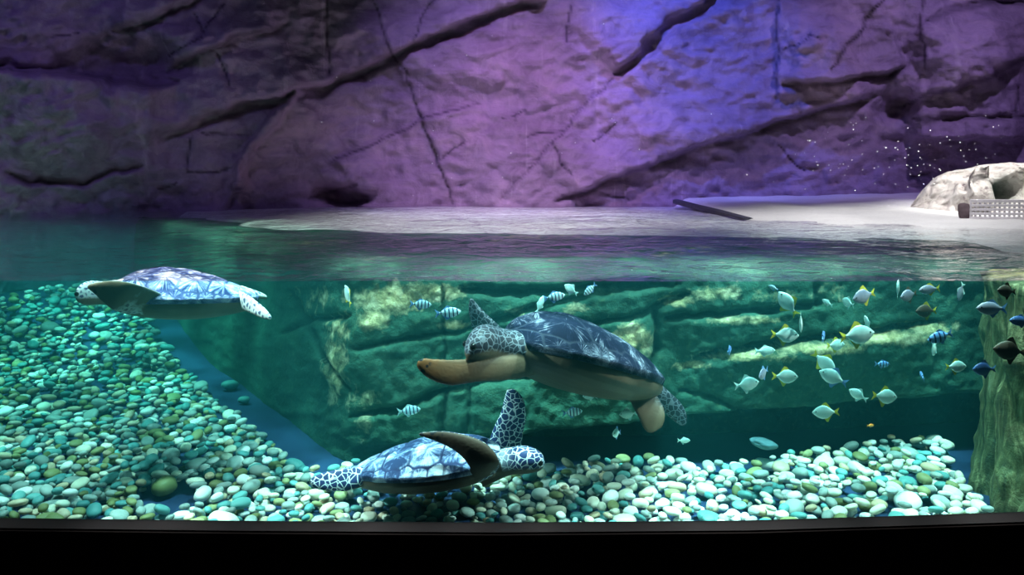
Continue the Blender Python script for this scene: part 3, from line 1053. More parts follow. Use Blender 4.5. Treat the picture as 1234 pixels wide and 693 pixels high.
def carapace(parent, S, mat, dome=1.0):
    nt, ns = 110, 81
    t = .5 - .5 * np.cos(np.linspace(0.012, math.pi - .012, nt)); s = np.sin(np.linspace(-math.pi / 2, math.pi / 2, ns))
    T, Sg = np.meshgrid(t, s, indexing='ij')
    w = outline_w(T)
    # serrated rear rim
    w = w * (1 + .018 * np.sin(T * 46) * sstep(.35, .8, T) * np.abs(Sg) ** 8)
    X = .5 - T + .02 * 0; Yy = w * Sg
    Z = dome * dome_h(T) * (1 - np.abs(Sg) ** 2.3) ** .85 + .010 * np.abs(Sg) ** 6
    Z = Z + .012 * np.exp(-(Sg / .09) ** 2) * np.sin(np.pi * T)     # keel
    # scutes
    seeds = [(.02, 0.0)]
    for k, tt in enumerate((.13, .31, .50, .69, .86)): seeds.append((tt, 0.0))
    for tt in (.20, .40, .60, .78): seeds += [(tt, .56), (tt, -.56)]
    nm = 11
    for k in range(nm): tt = .03 + .95 * k / (nm - 1); seeds += [(tt, .985), (tt, -.985)]
    wm = .36
    q = np.stack([T, Sg * wm * np.sqrt(np.clip(outline_w(T) / .4, .3, 1))], -1)
    D = []
    for (a, b) in seeds:
        marg = abs(b) > .9
        dx = q[..., 0] - a; dy = (Sg - b) * wm
        D.append(np.sqrt((dx * (1.0 if marg else 1.0)) ** 2 + dy ** 2) - (-.075 if marg else 0) - (.02 if b == 0 else 0))
    D = np.stack(D, -1)
    so = np.sort(D, -1); seam = so[..., 1] - so[..., 0]
    ids = D.argmin(-1)
    sx = np.array([a for a, b in seeds])[ids]; sy = np.array([b for a, b in seeds])[ids]
    ang = np.arctan2((Sg - sy) * wm, q[..., 0] - sx); rad = D.min(-1)
    Z = Z - .007 * np.exp(-(seam / .010) ** 2) + .006 * np.clip(1 - rad / .12, 0, 1)
    top = np.stack([X, Yy, Z], -1)
    bot = np.stack([X * .985, Yy * .97, -.022 + .0 * Z], -1)
    V = np.concatenate([top.reshape(-1, 3), bot.reshape(-1, 3)]) * S
    n0 = nt * ns
    fc = grid_faces(nt, ns, False) + [tuple(n0 + i for i in f[::-1]) for f in grid_faces(nt, ns, False)]
    ring = [j for j in range(ns)] + [i * ns + ns - 1 for i in range(1, nt)] + [(nt - 1) * ns + j for j in range(ns - 2, -1, -1)] + [i * ns for i in range(nt - 2, 0, -1)]
    for k in range(len(ring)):
        a, b = ring[k], ring[(k + 1) % len(ring)]
        fc.append((a, n0 + a, n0 + b, b))
    o = mesh_obj('carapace', V, fc, mat, parent)
    z2 = np.zeros(n0)
    attr(o.data, 'seam', np.concatenate([seam.ravel(), z2 + .5])); attr(o.data, 'ang', np.concatenate([ang.ravel(), z2]))
    attr(o.data, 'rad', np.concatenate([rad.ravel(), z2])); attr(o.data, 'sid', np.concatenate([ids.ravel().astype(float), z2]))
    bm = bmesh.new(); bm.from_mesh(o.data); bmesh.ops.recalc_face_normals(bm, faces=bm.faces); bm.to_mesh(o.data); bm.free()
    return o


def make_turtle(name, C, R, S, limbs, head, skin, shell, label, belly=.17, cream=0.0, eye_up=.35, dome=1.0):
    """limbs / head: stations given in the world, brought into the turtle's own frame"""
    C = Vector(C); Ri = R.transposed()
    root = empty(name, C, R)
    tag(root, label, 'turtle', 'sea turtles in the tank')
    loc = lambda p: np.array((Ri @ (Vector(p) - C))[:])
    dirl = lambda d: np.array((Ri @ Vector(d))[:])
    V, Fc, lines = [], [], []

    def add(v, f, cl, kind):
        b = len(V); V.extend(v); Fc.extend([tuple(i + b for i in q) for q in f])
        for k, c in enumerate(cl): lines.append((c, kind, k / (len(cl) - 1)))

    # trunk: sits inside the shell, its underside is the plastron
    st = []
    for t in np.linspace(.03, .97, 9):
        w = float(outline_w(t)) * .93 * S; hb = belly * S * math.sin(math.pi * (.12 + .80 * t)) ** .6
        ht = float(dome_h(t)) * .55 * S
        st.append((np.array([(.5 - t) * S, 0, (ht - hb) / 2]), w, (ht + hb) / 2, (0, 1, 0), (0, 0, 1)))
    add(*loft(st, 30, 28, 2.3), 'trunk')
    for limb in limbs:
        st = [(loc(p), w, h, dirl(ch), dirl(up)) for (p, w, h, ch, up) in limb['st']]
        add(*loft(st, 30, 18, 2.2), limb.get('kind', 'limb'))
    st = [(loc(p), w, h, dirl(ch), dirl(up)) for (p, w, h, ch, up) in head]
    hv = loft(st, 34, 24, 2.2)
    add(*hv, 'head')
    tmp = mesh_obj('tmp', V, Fc)
    md = tmp.modifiers.new('r', 'REMESH'); md.mode = 'VOXEL'; md.voxel_size = .0058; md.use_smooth_shade = True
    dg = bpy.context.evaluated_depsgraph_get(); dg.update()
    me = bpy.data.meshes.new_from_object(tmp.evaluated_get(dg))
    old = tmp.data; bpy.data.objects.remove(tmp); bpy.data.meshes.remove(old)
    me.name = 'body'
    n = len(me.vertices); co = np.empty(n * 3, np.float32); me.vertices.foreach_get('co', co); co = co.reshape(-1, 3).astype(float)
    ed = np.empty(len(me.edges) * 2, np.int32); me.edges.foreach_get('vertices', ed); ed = ed.reshape(-1, 2)
    deg = np.bincount(ed.ravel(), minlength=n)[:, None]
    for it in range(10):
        acc = np.zeros_like(co)
        np.add.at(acc, ed[:, 0], co[ed[:, 1]]); np.add.at(acc, ed[:, 1], co[ed[:, 0]])
        lam = .5 if it % 2 == 0 else -.42
        co = co + lam * (acc / np.maximum(deg, 1) - co)
    # which member each point belongs to, and whether it lies on its upper side
    best = np.full(n, 1e9); top = np.zeros(n); tip = np.zeros(n); crm = np.zeros(n); spt = np.zeros(n)
    for (c, w, h, ch, up), kind, t in lines:
        d = co - c
        a = d @ ch; b = d @ up; e = np.linalg.norm(d, axis=1)
        ax = np.cross(ch, up); g = d @ ax
        m_ = np.sqrt((a / max(w, .01)) ** 2 + (b / max(h, .008)) ** 2 + (g / .03) ** 2)
        k = m_ < best
        best[k] = m_[k]
        tv = .5 + .5 * np.clip(b / max(h, .008), -1, 1)
        if kind == 'trunk': tv = .06 + .8 * sstep(.1, .7, b / max(h, .008))
        if kind == 'head': tv = np.clip(tv * 1.0 + .12 + .1 * (t - .5), 0, 1)
        top[k] = tv[k]; tip[k] = t if kind == 'limb' else (.25 * t if kind in ('far', 'rear') else 0.0)
        crm[k] = (1 - sstep(.15, .42, np.array(t))) * 1.0 if kind == 'head' else 0.0
        spt[k] = float(sstep(.70, .80, np.array(t))) if kind == 'limb' else 0.0
    def soften(v, k):
        for _ in range(k):
            acc = np.bincount(ed[:, 0], v[ed[:, 1]], n) + np.bincount(ed[:, 1], v[ed[:, 0]], n)
            v = .4 * v + .6 * acc / np.maximum(deg[:, 0], 1)
        return v
    top = soften(top, 9); tip = soften(tip, 10); crm = soften(crm, 8)
    me.vertices.foreach_set('co', co.astype(np.float32).ravel()); me.update()
    for nm, ar in (('top', top), ('tip', tip), ('cream', crm * cream), ('spots', spt)): attr(me, nm, ar)
    me.materials.clear(); me.materials.append(skin)
    me.polygons.foreach_set('use_smooth', [True] * len(me.polygons))
    body = bpy.data.objects.new('body', me); COL.objects.link(body); body.parent = root
    carapace(root, S, shell, dome)
    # eyes on both sides of the head
    cl = hv[2]; c, w, h, ch, up = cl[int(len(cl) * .80)]
    for sgn in (-1, 1):
        bm = bmesh.new(); bmesh.ops.create_uvsphere(bm, u_segments=14, v_segments=10, radius=.0135 * S / .75)
        e = bm_obj('eye', bm, EYEM, root, True)
        e.location = Vector(c + ch * sgn * w * .80 + up * h * eye_up)
        e['label'] = 'glossy black eye'
    return root


EYEM = mat_plain('eye', (.006, .006, .008), .08)
# local helper for limb stations given as pixel, distance, half width and half thickness in metres
def stn(px, py, Y, w, h, ch, up): return (P(px, py, Y), w, h, ch, up)


shellA = mat_shell('dark_shell', (.008, .011, .028), (.018, .024, .055), (.27, .28, .36), (.03, .036, .06), .004, 4.5, .04, (.62, .58), .012)
shellB = mat_shell('blue_shell', (.02, .035, .10), (.12, .17, .32), (.58, .62, .72), (.02, .03, .09), .045, 1.3, .15, (.36, .84))
shellC = mat_shell('pale_shell', (.02, .035, .13), (.16, .20, .38), (.76, .74, .75), (.04, .06, .17), .045, 1.8)
skinA = mat_skin('brown_skin', 40, (.012, .014, .024), (.13, .145, .18), (.125, .085, .056), (.25, .080, .020), .10)
skinB = mat_skin('netted_skin', 42, (.018, .03, .10), (.76, .78, .82), (.085, .055, .04), (.075, .045, .035), .085)
skinC = mat_skin('pale_skin', 44, (.08, .10, .20), (.88, .90, .90), (.15, .13, .085), (.10, .08, .05), .30)

# --- turtle A: swims towards the left, leaning so that its belly shows
RA = frame((-.80, -.40, .29), (.12, .20, .95))
CA = P(708, 437, 4.15)
make_turtle('sea_turtle', CA, RA, .94, [
    {'st': [stn(650, 434, 3.92, .066, .045, (-.1, .1, 1), (.2, 1, 0)), stn(612, 443, 3.80, .056, .033, (-.05, .1, 1), (.2, 1, 0)), stn(575, 446, 3.72, .052, .026, (-.05, .2, 1), (.2, 1, -.1)),
            stn(545, 449, 3.68, .057, .020, (.15, .2, 1), (.2, 1, -.1)), stn(522, 445, 3.66, .046, .015, (.3, .2, 1), (.2, 1, -.1)), stn(508, 439, 3.65, .028, .011, (.4, .2, 1), (.2, 1, -.1)), stn(503, 437, 3.65, .010, .008, (.4, .2, 1), (.2, 1, -.1))]},
    {'kind': 'far', 'st': [stn(640, 410, 4.30, .07, .045, (1, .2, -.3), (.3, -1, 0)), stn(596, 403, 4.30, .090, .030, (1, .2, -.15), (.3, -1, 0)), stn(584, 389, 4.28, .076, .022, (1, .2, -.2), (.3, -1, 0)),
            stn(574, 374, 4.26, .042, .016, (1, .2, -.2), (.3, -1, 0)), stn(568, 360, 4.25, .009, .009, (1, .2, -.2), (.3, -1, 0))]},
    {'kind': 'rear', 'st': [stn(768, 468, 4.22, .07, .045, (1, .1, -.1), (-.1, 1, .2)), stn(778, 484, 4.16, .075, .028, (1, .1, .1), (-.1, 1, .3)), stn(785, 500, 4.12, .070, .020, (1, .1, .1), (-.1, 1, .3)), stn(787, 514, 4.10, .050, .014, (1, .1, .1), (-.1, 1, .3)), stn(785, 521, 4.09, .018, .009, (1, .1, .1), (-.1, 1, .3))]},
    {'kind': 'far', 'st': [stn(778, 464, 4.36, .06, .04, (.8, 0, .5), (.3, -1, .3)), stn(796, 479, 4.36, .055, .026, (.8, 0, .6), (.3, -1, .3)), stn(811, 492, 4.36, .050, .02, (.8, 0, .6), (.3, -1, .3)), stn(820, 503, 4.36, .038, .014, (.8, 0, .6), (.3, -1, .3)), stn(825, 512, 4.36, .014, .009, (.8, 0, .6), (.3, -1, .3))]},
], [stn(655, 425, 4.00, .13, .11, (.1, -1, 0), (.1, 0, 1)), stn(628, 421, 3.93, .095, .085, (.2, -1, 0), (.1, 0, 1)), stn(603, 416, 3.86, .076, .078, (.35, -1, 0), (.1, .1, 1)), stn(586, 413, 3.80, .080, .083, (.45, -.9, 0), (.05, .1, 1)),
    stn(574, 415, 3.75, .070, .072, (.5, -.86, 0), (.05, .1, 1)), stn(565, 421, 3.71, .042, .042, (.5, -.86, 0), (.05, .1, 1)), stn(562, 425, 3.69, .012, .015, (.5, -.86, 0), (.05, .1, 1))],
    skinA, shellA, 'dark-shelled sea turtle swimming in mid-water with its tan belly showing', .17)

# --- turtle B: glides to the right just above the pebbles
RB = frame((.95, -.16, .13), (-.08, .16, 1))
CB = P(511, 562, 3.86)
make_turtle('sea_turtle', CB, RB, .735, [
    {'st': [stn(580, 576, 3.686, .070, .04, (1, 0, .35), (.1, 1, -.2)), stn(584, 560, 3.608, .068, .030, (1, 0, .25), (.1, 1, -.2)), stn(573, 545, 3.589, .058, .024, (.75, 0, .75), (0, 1, -.2)),
            stn(552, 533, 3.589, .040, .018, (.35, 0, 1), (0, 1, -.2)), stn(528, 526, 3.599, .024, .013, (.2, 0, 1), (0, 1, -.2)), stn(505, 523, 3.608, .007, .008, (.2, 0, 1), (0, 1, -.2))]},
    {'kind': 'far', 'st': [stn(588, 556, 4.016, .06, .045, (1, 0, .2), (0, -1, .1)), stn(606, 542, 4.016, .080, .034, (1, 0, -.05), (-.1, -1, .1)), stn(612, 520, 4.006, .074, .026, (1, 0, -.1), (-.1, -1, .1)),
            stn(619, 498, 3.996, .062, .02, (1, 0, -.1), (-.1, -1, .1)), stn(619, 480, 3.996, .046, .015, (1, 0, 0), (-.1, -1, .1)), stn(616, 469, 3.996, .020, .009, (1, 0, 0), (-.1, -1, .1))]},
    {'kind': 'far', 'st': [stn(440, 574, 3.802, .05, .035, (.1, .8, .4), (0, -.5, .9)), stn(420, 578, 3.764, .05, .024, (.1, .5, .85), (.1, -.8, .5)), stn(400, 579, 3.735, .046, .018, (.1, .5, .85), (.1, -.8, .5)), stn(384, 580, 3.715, .034, .013, (.1, .5, .85), (.1, -.8, .5)), stn(374, 580, 3.705, .012, .009, (.1, .5, .85), (.1, -.8, .5))]},
    {'st': [stn(442, 568, 3.996, .05, .035, (.1, .8, .2), (0, 0, 1)), stn(424, 569, 4.074, .05, .02, (.1, .9, .1), (0, 0, 1)), stn(408, 570, 4.132, .04, .014, (.1, .9, .1), (0, 0, 1)), stn(398, 571, 4.171, .012, .009, (.1, .9, .1), (0, 0, 1))]},
], [stn(580, 563, 3.841, .10, .085, (0, 1, 0), (-.1, 0, 1)), stn(598, 560, 3.822, .072, .068, (0, 1, 0), (-.1, 0, 1)), stn(614, 556, 3.802, .060, .060, (0, 1, 0), (-.05, 0, 1)), stn(629, 554, 3.783, .062, .062, (.05, 1, 0), (0, 0, 1)),
    stn(642, 555, 3.768, .055, .054, (.1, 1, 0), (.1, 0, 1)), stn(652, 557, 3.759, .036, .036, (.1, 1, 0), (.1, 0, 1)), stn(656, 558, 3.754, .012, .014, (.1, 1, 0), (.1, 0, 1))],
    skinB, shellB, 'blue and white sea turtle gliding just above the pebbles with one flipper raised', .14, .7, .15, .84)

# --- turtle C: floats under the surface at the left
RC = frame((-.985, -.12, .02), (.02, .10, 1))
CC = P(226, 359, 4.30)
make_turtle('sea_turtle', CC, RC, .72, [
    {'st': [stn(186, 368, 4.08, .085, .04, (.9, 0, .5), (0, 1, -.2)), stn(168, 364, 4.00, .090, .028, (.75, 0, .66), (0, 1, -.2)), stn(150, 358, 3.93, .082, .022, (.6, 0, .8), (0, 1, -.2)), stn(132, 352, 3.90, .060, .016, (.4, 0, .9), (0, 1, -.2)), stn(116, 347, 3.88, .030, .011, (.3, 0, .95), (0, 1, -.2)), stn(106, 345, 3.87, .010, .009, (.3, 0, .95), (0, 1, -.2))]},
    {'kind': 'far', 'st': [stn(168, 348, 4.5, .06, .04, (1, .3, 0), (0, 0, 1)), stn(150, 346, 4.62, .06, .026, (1, .5, 0), (0, 0, 1)), stn(135, 346, 4.74, .05, .02, (1, .5, 0), (0, 0, 1)), stn(124, 348, 4.85, .015, .01, (1, .5, 0), (0, 0, 1))]},
    {'kind': 'far', 'st': [stn(290, 362, 4.2, .05, .038, (-.3, .3, 1), (.2, -1, .4)), stn(302, 367, 4.14, .05, .026, (-.3, .3, 1), (.2, -1, .4)), stn(312, 373, 4.1, .046, .020, (-.4, .3, 1), (.2, -1, .4)), stn(321, 378, 4.08, .032, .014, (-.4, .3, 1), (.2, -1, .4)), stn(327, 382, 4.07, .012, .009, (-.4, .3, 1), (.2, -1, .4))]},
    {'kind': 'far', 'st': [stn(288, 352, 4.42, .05, .035, (0, .9, .2), (0, 0, 1)), stn(304, 354, 4.48, .045, .02, (0, .9, .1), (0, 0, 1)), stn(316, 357, 4.52, .03, .014, (0, .9, .1), (0, 0, 1)), stn(322, 359, 4.54, .01, .009, (0, .9, .1), (0, 0, 1))]},
], [stn(160, 352, 4.24, .10, .085, (0, -1, 0), (0, 0, 1)), stn(140, 353, 4.19, .072, .066, (0, -1, 0), (0, 0, 1)), stn(122, 353, 4.14, .060, .058, (0, -1, 0), (0, 0, 1)), stn(108, 353, 4.10, .060, .060, (0, -1, 0), (0, 0, 1)), stn(98, 354, 4.07, .046, .046, (0, -1, 0), (0, 0, 1)), stn(92, 356, 4.05, .012, .015, (0, -1, 0), (0, 0, 1))],
    skinC, shellC, 'pale mottled sea turtle floating just under the water surface above the left gravel', .15, .9, .1)

# ------------------------------------------------------------------ fish
FM = {
    'silver': mat_fish('silver_fish_skin', (.30, .52, .52), (.62, .82, .78), (.80, .90, .85)),
    'grey': mat_fish('grey_fish_skin', (.13, .15, .22), (.26, .28, .36), (.36, .37, .42)),
    'striped': mat_fish('striped_fish_skin', (.35, .66, .80), (.62, .86, .92), (.80, .92, .94), 6.3, (.03, .06, .14), .1),
    'blue': mat_fish('blue_fish_skin', (.03, .07, .22), (.10, .22, .52), (.16, .30, .55), 0, (0, 0, 0), .1),
    'bluestriped': mat_fish('blue_barred_fish_skin', (.10, .25, .62), (.22, .48, .85), (.30, .55, .85), 5.2, (.01, .02, .09), .1),
    'brown': mat_fish('brown_fish_skin', (.045, .035, .025), (.085, .06, .045), (.11, .09, .06), 0, (0, 0, 0), .0, .6),
    'orange': mat_fish('orange_fish_skin', (.9, .25, .03), (.9, .35, .06), (.9, .5, .2), 0, (0, 0, 0), 0),
}
FIN = {'yellow': mat_plain('yellow_fin', (.62, .55, .05), .5), 'teal': mat_plain('pale_fin', (.50, .72, .70), .5), 'blue': mat_plain('blue_fin', (.12, .28, .55), .5),
       'brown': mat_plain('brown_fin', (.09, .06, .03), .6), 'orange': mat_plain('orange_fin', (.9, .35, .05), .5)}
FEYE = mat_plain('fish_eye', (.01, .01, .015), .1)
TYPES = {  # half height of the body along its length (length 1: body from x=.5 nose to x=-.3), half thickness
    'deep': dict(h=[(.5, .012), (.44, .085), (.32, .19), (.14, .265), (-.04, .25), (-.18, .15), (-.27, .06), (-.32, .042)], th=.075, fork=.17, fin=.13),
    'oval': dict(h=[(.5, .012), (.45, .07), (.33, .155), (.15, .205), (-.04, .19), (-.19, .115), (-.28, .055), (-.33, .045)], th=.075, fork=.19, fin=.08),
}


def blade(name, pts, th, mat, parent):
    """flat fin from an outline in the x-z plane, thin at the margin, thick at the root (first and last points)"""
    c = np.mean(np.array(pts), axis=0)
    n = len(pts)
    V = [(x, 0.0, z) for x, z in pts] + [(c[0], th, c[1]), (c[0], -th, c[1])]
    fc = []
    for i in range(n):
        j = (i + 1) % n
        fc += [(i, j, n), (j, i, n + 1)]
    o = mesh_obj(name, V, fc, mat, parent, False)
    bm = bmesh.new(); bm.from_mesh(o.data); bmesh.ops.recalc_face_normals(bm, faces=bm.faces); bm.to_mesh(o.data); bm.free()
    return o


proto_fish = {}


def fish_parts(root, kind, skin, fin):
    key = (kind, skin, fin)
    if key in proto_fish:
        for src in proto_fish[key]:
            c = src.copy(); COL.objects.link(c); c.parent = root
        return
    T = TYPES[kind]
    hx = np.array([a for a, b in T['h']])[::-1]; hh = np.array([b for a, b in T['h']])[::-1]
    n, m = 30, 18
    V = []
    for x in np.linspace(.5, -.33, n):
        h = np.interp(x, hx, hh)
        h = h * .5 + .25 * np.interp(x - .03, hx, hh) + .25 * np.interp(x + .03, hx, hh)
        t = T['th'] * (h / hh.max()) ** .75
        for k in range(m):
            a = 2 * math.pi * k / m
            V.append((x, t * math.cos(a), h * math.sin(a) + .01))
    V += [(.506, 0, .01), (-.335, 0, .01)]
    fc = grid_faces(n, m, False, True)
    for k in range(m): fc += [(len(V) - 2, (k + 1) % m, k), (len(V) - 1, (n - 1) * m + k, (n - 1) * m + (k + 1) % m)]
    parts = [mesh_obj('body', V, fc, FM[skin], root)]
    bm = bmesh.new(); bm.from_mesh(parts[0].data); bmesh.ops.recalc_face_normals(bm, faces=bm.faces); bm.to_mesh(parts[0].data); bm.free()
    k = T['fork']; fn = T['fin']; hm = hh.max()
    fm = FIN[fin]
    parts.append(blade('tail_fin', [(-.30, .045), (-.40, .10), (-.52, k), (-.47, .06), (-.44, .01), (-.47, -.05), (-.52, -k + .01), (-.40, -.08), (-.30, -.03)], .012, fm, root))
    parts.append(blade('dorsal_fin', [(.16, hm * .96), (.06, hm + fn * .75), (-.04, hm + fn), (-.12, hm * .9 + fn * .35), (-.22, .13), (-.26, .07), (-.16, .12), (.02, hm * .85)], .008, fm, root))
    parts.append(blade('anal_fin', [(.06, -hm * .93), (-.02, -hm - fn * .8), (-.08, -hm - fn * .8), (-.14, -hm * .85 - fn * .2), (-.23, -.11), (-.26, -.05), (-.15, -.10), (0, -hm * .8)], .008, fm, root))
    for sg in (-1, 1):
        p_ = blade('pectoral_fin', [(.17, -.02), (.10, .02), (.02, -.01), (.0, -.06), (.06, -.08), (.15, -.05)], .004, FIN['teal' if fin == 'yellow' else fin], root)
        p_.location = (0, sg * T['th'] * .98, 0); p_.rotation_euler = (0, 0, sg * math.radians(-18)); parts.append(p_)
        bm = bmesh.new(); bmesh.ops.create_uvsphere(bm, u_segments=10, v_segments=8, radius=.026)
        e = bm_obj('eye', bm, FEYE, root, True); e.location = (.37, sg * .036 * T['th'] / .06, .045); parts.append(e)
    proto_fish[key] = parts


def fish(px, py, Y, length_px, yaw, pitch, kind, skin, fin, label, group=None, roll=0):
    """yaw 0 swims right, 180 left, 90 away; pitch > 0 nose up"""
    Ln = length_px / F * Y
    rz = Matrix.Rotation(math.radians(yaw), 3, 'Z') @ Matrix.Rotation(math.radians(-pitch), 3, 'Y') @ Matrix.Rotation(math.radians(roll), 3, 'X')
    name = {'silver': 'silver_fish', 'grey': 'grey_fish', 'striped': 'striped_fish', 'blue': 'blue_fish', 'bluestriped': 'blue_barred_fish', 'brown': 'brown_fish', 'orange': 'orange_fish'}[skin]
    r = empty(name, P(px, py, Y), rz)
    r.scale = (Ln, Ln, Ln)
    tag(r, label, 'fish', group or 'reef fish in the tank')
    fish_parts(r, kind, skin, fin)
    return r


FISH = [
    # around the turtles
    (507, 367, 4.10, 26, 8, -4, 'oval', 'striped', 'blue', 'striped fish under the surface, first of the pair ahead of the upper turtle'),
    (540, 377, 4.05, 31, 6, 4, 'oval', 'striped', 'blue', 'striped fish nearest the raised flipper of the upper turtle, second of the pair'),
    (668, 358, 4.05, 27, 12, 8, 'oval', 'striped', 'blue', 'striped fish above the dark turtle shell beside a teal fish pointing down'),
    (651, 367, 4.42, 22, 40, 60, 'oval', 'silver', 'teal', 'teal fish tipped steeply beside the striped one above the dark turtle shell'),
    (711, 349, 4.05, 20, 200, -40, 'oval', 'striped', 'blue', 'small striped fish diving from the surface above the dark turtle'),
    (688, 349, 4.20, 20, 150, 30, 'deep', 'silver', 'teal', 'pale teal fish touching the surface between two striped fish'),
    (419, 356, 4.10, 30, 120, 45, 'deep', 'silver', 'yellow', 'teal fish with yellow fins at the surface beside the mottled ledge corner'),
    (812, 443, 4.62, 27, -12, -16, 'oval', 'striped', 'blue', 'striped fish just behind the upper turtle, over its rear flippers'),
    (690, 497, 4.25, 25, 10, 4, 'oval', 'striped', 'blue', 'thin striped fish below the belly of the upper turtle'),
    (493, 495, 4.32, 28, 5, 6, 'oval', 'striped', 'teal', 'striped fish camouflaged on the green ledge above the lower turtle'),
    (743, 522, 4.25, 21, 235, 8, 'deep', 'silver', 'blue', 'blue-teal fish near the shade below the upper turtle'),
    (757, 499, 4.40, 22, 165, -10, 'deep', 'silver', 'teal', 'pale green fish half hidden by the rear flipper of the upper turtle'),
    (711, 478, 4.45, 18, 170, 0, 'oval', 'silver', 'teal', 'little whitish fish peeping out under the belly of the upper turtle'),
    (824, 531, 4.30, 16, 12, -4, 'oval', 'silver', 'teal', 'tiny pale fish hovering low over the dark hollow under the ledge'),
    # the shoal at the right
    (932, 347, 4.0, 13, 140, 20, 'oval', 'striped', 'blue', 'tiny striped fish at the surface, first of the shoal by the ledge'),
    (949, 366, 4.0, 34, 150, 52, 'deep', 'silver', 'yellow', 'silver fish with yellow tail rising steeply toward the surface'),
    (997, 365, 4.1, 16, 120, 20, 'oval', 'silver', 'teal', 'small slender teal fish turned nearly head-on below the surface'),
    (1022, 365, 4.1, 22, 105, 10, 'deep', 'silver', 'teal', 'teal fish turned away, tucked behind the large grey fish'),
    (1041, 357, 3.95, 34, 200, -12, 'deep', 'grey', 'yellow', 'large grey fish with dark eye and yellow tail just under the surface'),
    (1082, 348, 4.0, 24, 60, 62, 'deep', 'silver', 'teal', 'pale teal fish pointing up into the surface near the dark fish'),
    (1095, 356, 3.92, 28, 205, -8, 'deep', 'grey', 'brown', 'dark grey fish with shaded body close to the blue and yellow one'),
    (1120, 349, 3.88, 28, 190, -4, 'oval', 'grey', 'yellow', 'slim blue-grey fish with yellow fins near the surface'),
    (1116, 375, 3.95, 30, 195, 0, 'deep', 'brown', 'yellow', 'dark brown fish with yellowish fins below the blue-grey one'),
    (965, 389, 4.0, 27, 70, -68, 'oval', 'silver', 'teal', 'white slender fish diving straight down'),
    (1045, 389, 4.1, 18, 110, 62, 'oval', 'silver', 'teal', 'small thin pale fish pointing up above the long silver one'),
    (946, 404, 4.0, 35, 6, -4, 'deep', 'silver', 'yellow', 'teal silver fish with yellow tail swimming along above the sunlit ledge'),
    (992, 406, 3.95, 22, 62, 20, 'deep', 'bluestriped', 'blue', 'dark blue barred fish seen nearly head-on over the ledge'),
    (1033, 404, 3.92, 44, 8, 6, 'deep', 'silver', 'yellow', 'largest silver-blue fish with forked yellow tail in the middle of the shoal'),
    (1007, 416, 4.2, 26, 20, 0, 'deep', 'silver', 'yellow', 'dull teal fish partly behind the largest silver one'),
    (922, 423, 4.3, 26, 10, 0, 'oval', 'silver', 'teal', 'faint teal fish blending into the bright ledge'),
    (879, 422, 4.1, 17, 60, 10, 'deep', 'blue', 'blue', 'small blue fish apart from the shoal over the ledge crack'),
    (920, 450, 3.95, 25, 228, -14, 'deep', 'grey', 'blue', 'blue-grey fish turned head-on between two teal fish'),
    (946, 454, 4.05, 32, 4, -3, 'deep', 'silver', 'yellow', 'teal fish with yellow tail following the blue-grey head-on fish'),
    (900, 463, 4.05, 31, 8, 8, 'deep', 'silver', 'teal', 'teal fish lowest and farthest ahead of the shoal near the turtle tail'),
    (993, 437, 4.05, 33, -35, -38, 'deep', 'silver', 'yellow', 'silver fish slanting nose-down just above the pale blue one'),
    (1004, 455, 3.95, 34, 160, 22, 'deep', 'silver', 'blue', 'pale blue deep-bodied fish under the slanting silver one'),
    (1063, 439, 4.1, 20, 10, -4, 'oval', 'bluestriped', 'blue', 'small dark blue fish alone in the green shade'),
    (1034, 476, 4.0, 23, 150, 26, 'deep', 'silver', 'teal', 'teal-green fish heading up and away from the yellow-tailed fish'),
    (1066, 478, 3.95, 34, 12, -8, 'deep', 'silver', 'yellow', 'silver fish with yellow tail low in the water over the dark hollow'),
    (995, 497, 3.98, 31, 172, -4, 'deep', 'silver', 'yellow', 'lowest teal fish of the shoal swimming over the dark hollow'),
    (1049, 513, 4.3, 9, 10, 0, 'oval', 'orange', 'orange', 'tiny orange fish in the dark hollow above the pebbles'),
    (1158, 352, 3.8, 24, 100, -70, 'oval', 'grey', 'teal', 'pale blue fish hanging nose-down beside the streaky rock'),
    (1213, 351, 3.59, 28, 195, 6, 'deep', 'brown', 'brown', 'black fish at the surface above the streaky rock'),
    (1195, 372, 3.66, 40, 188, 2, 'oval', 'grey', 'blue', 'grey-blue fish swimming in front of the streaky rock below the surface'),
    (1133, 406, 3.8, 34, 190, -14, 'oval', 'bluestriped', 'blue', 'bright blue barred fish beside the bright streak of rock'),
    (1126, 420, 3.95, 24, 80, -55, 'deep', 'silver', 'teal', 'faint teal fish behind the bright blue barred fish'),
    (1111, 453, 3.85, 17, 80, 20, 'oval', 'bluestriped', 'blue', 'small bright blue fish seen from behind in the green shade'),
    (1152, 442, 3.85, 27, 8, 0, 'deep', 'silver', 'yellow', 'round teal fish in front of the edge of the streaky rock'),
    (1186, 445, 3.66, 30, 186, 0, 'deep', 'blue', 'blue', 'dark blue fish in front of the streaky rock, below the grey-blue fish'),
    (1217, 423, 3.62, 44, 186, 8, 'deep', 'brown', 'brown', 'large dark brown fish in front of the streaky rock by the window edge'),
    (1230, 387, 3.62, 30, 188, 4, 'oval', 'blue', 'blue', 'blue fish half cut off at the window edge above the brown fish'),
]
for f in FISH: fish(*f)

# ------------------------------------------------------------------ lamps
def look(o, target):
    o.rotation_euler = (Vector(target) - o.location).to_track_quat('-Z', 'Y').to_euler()


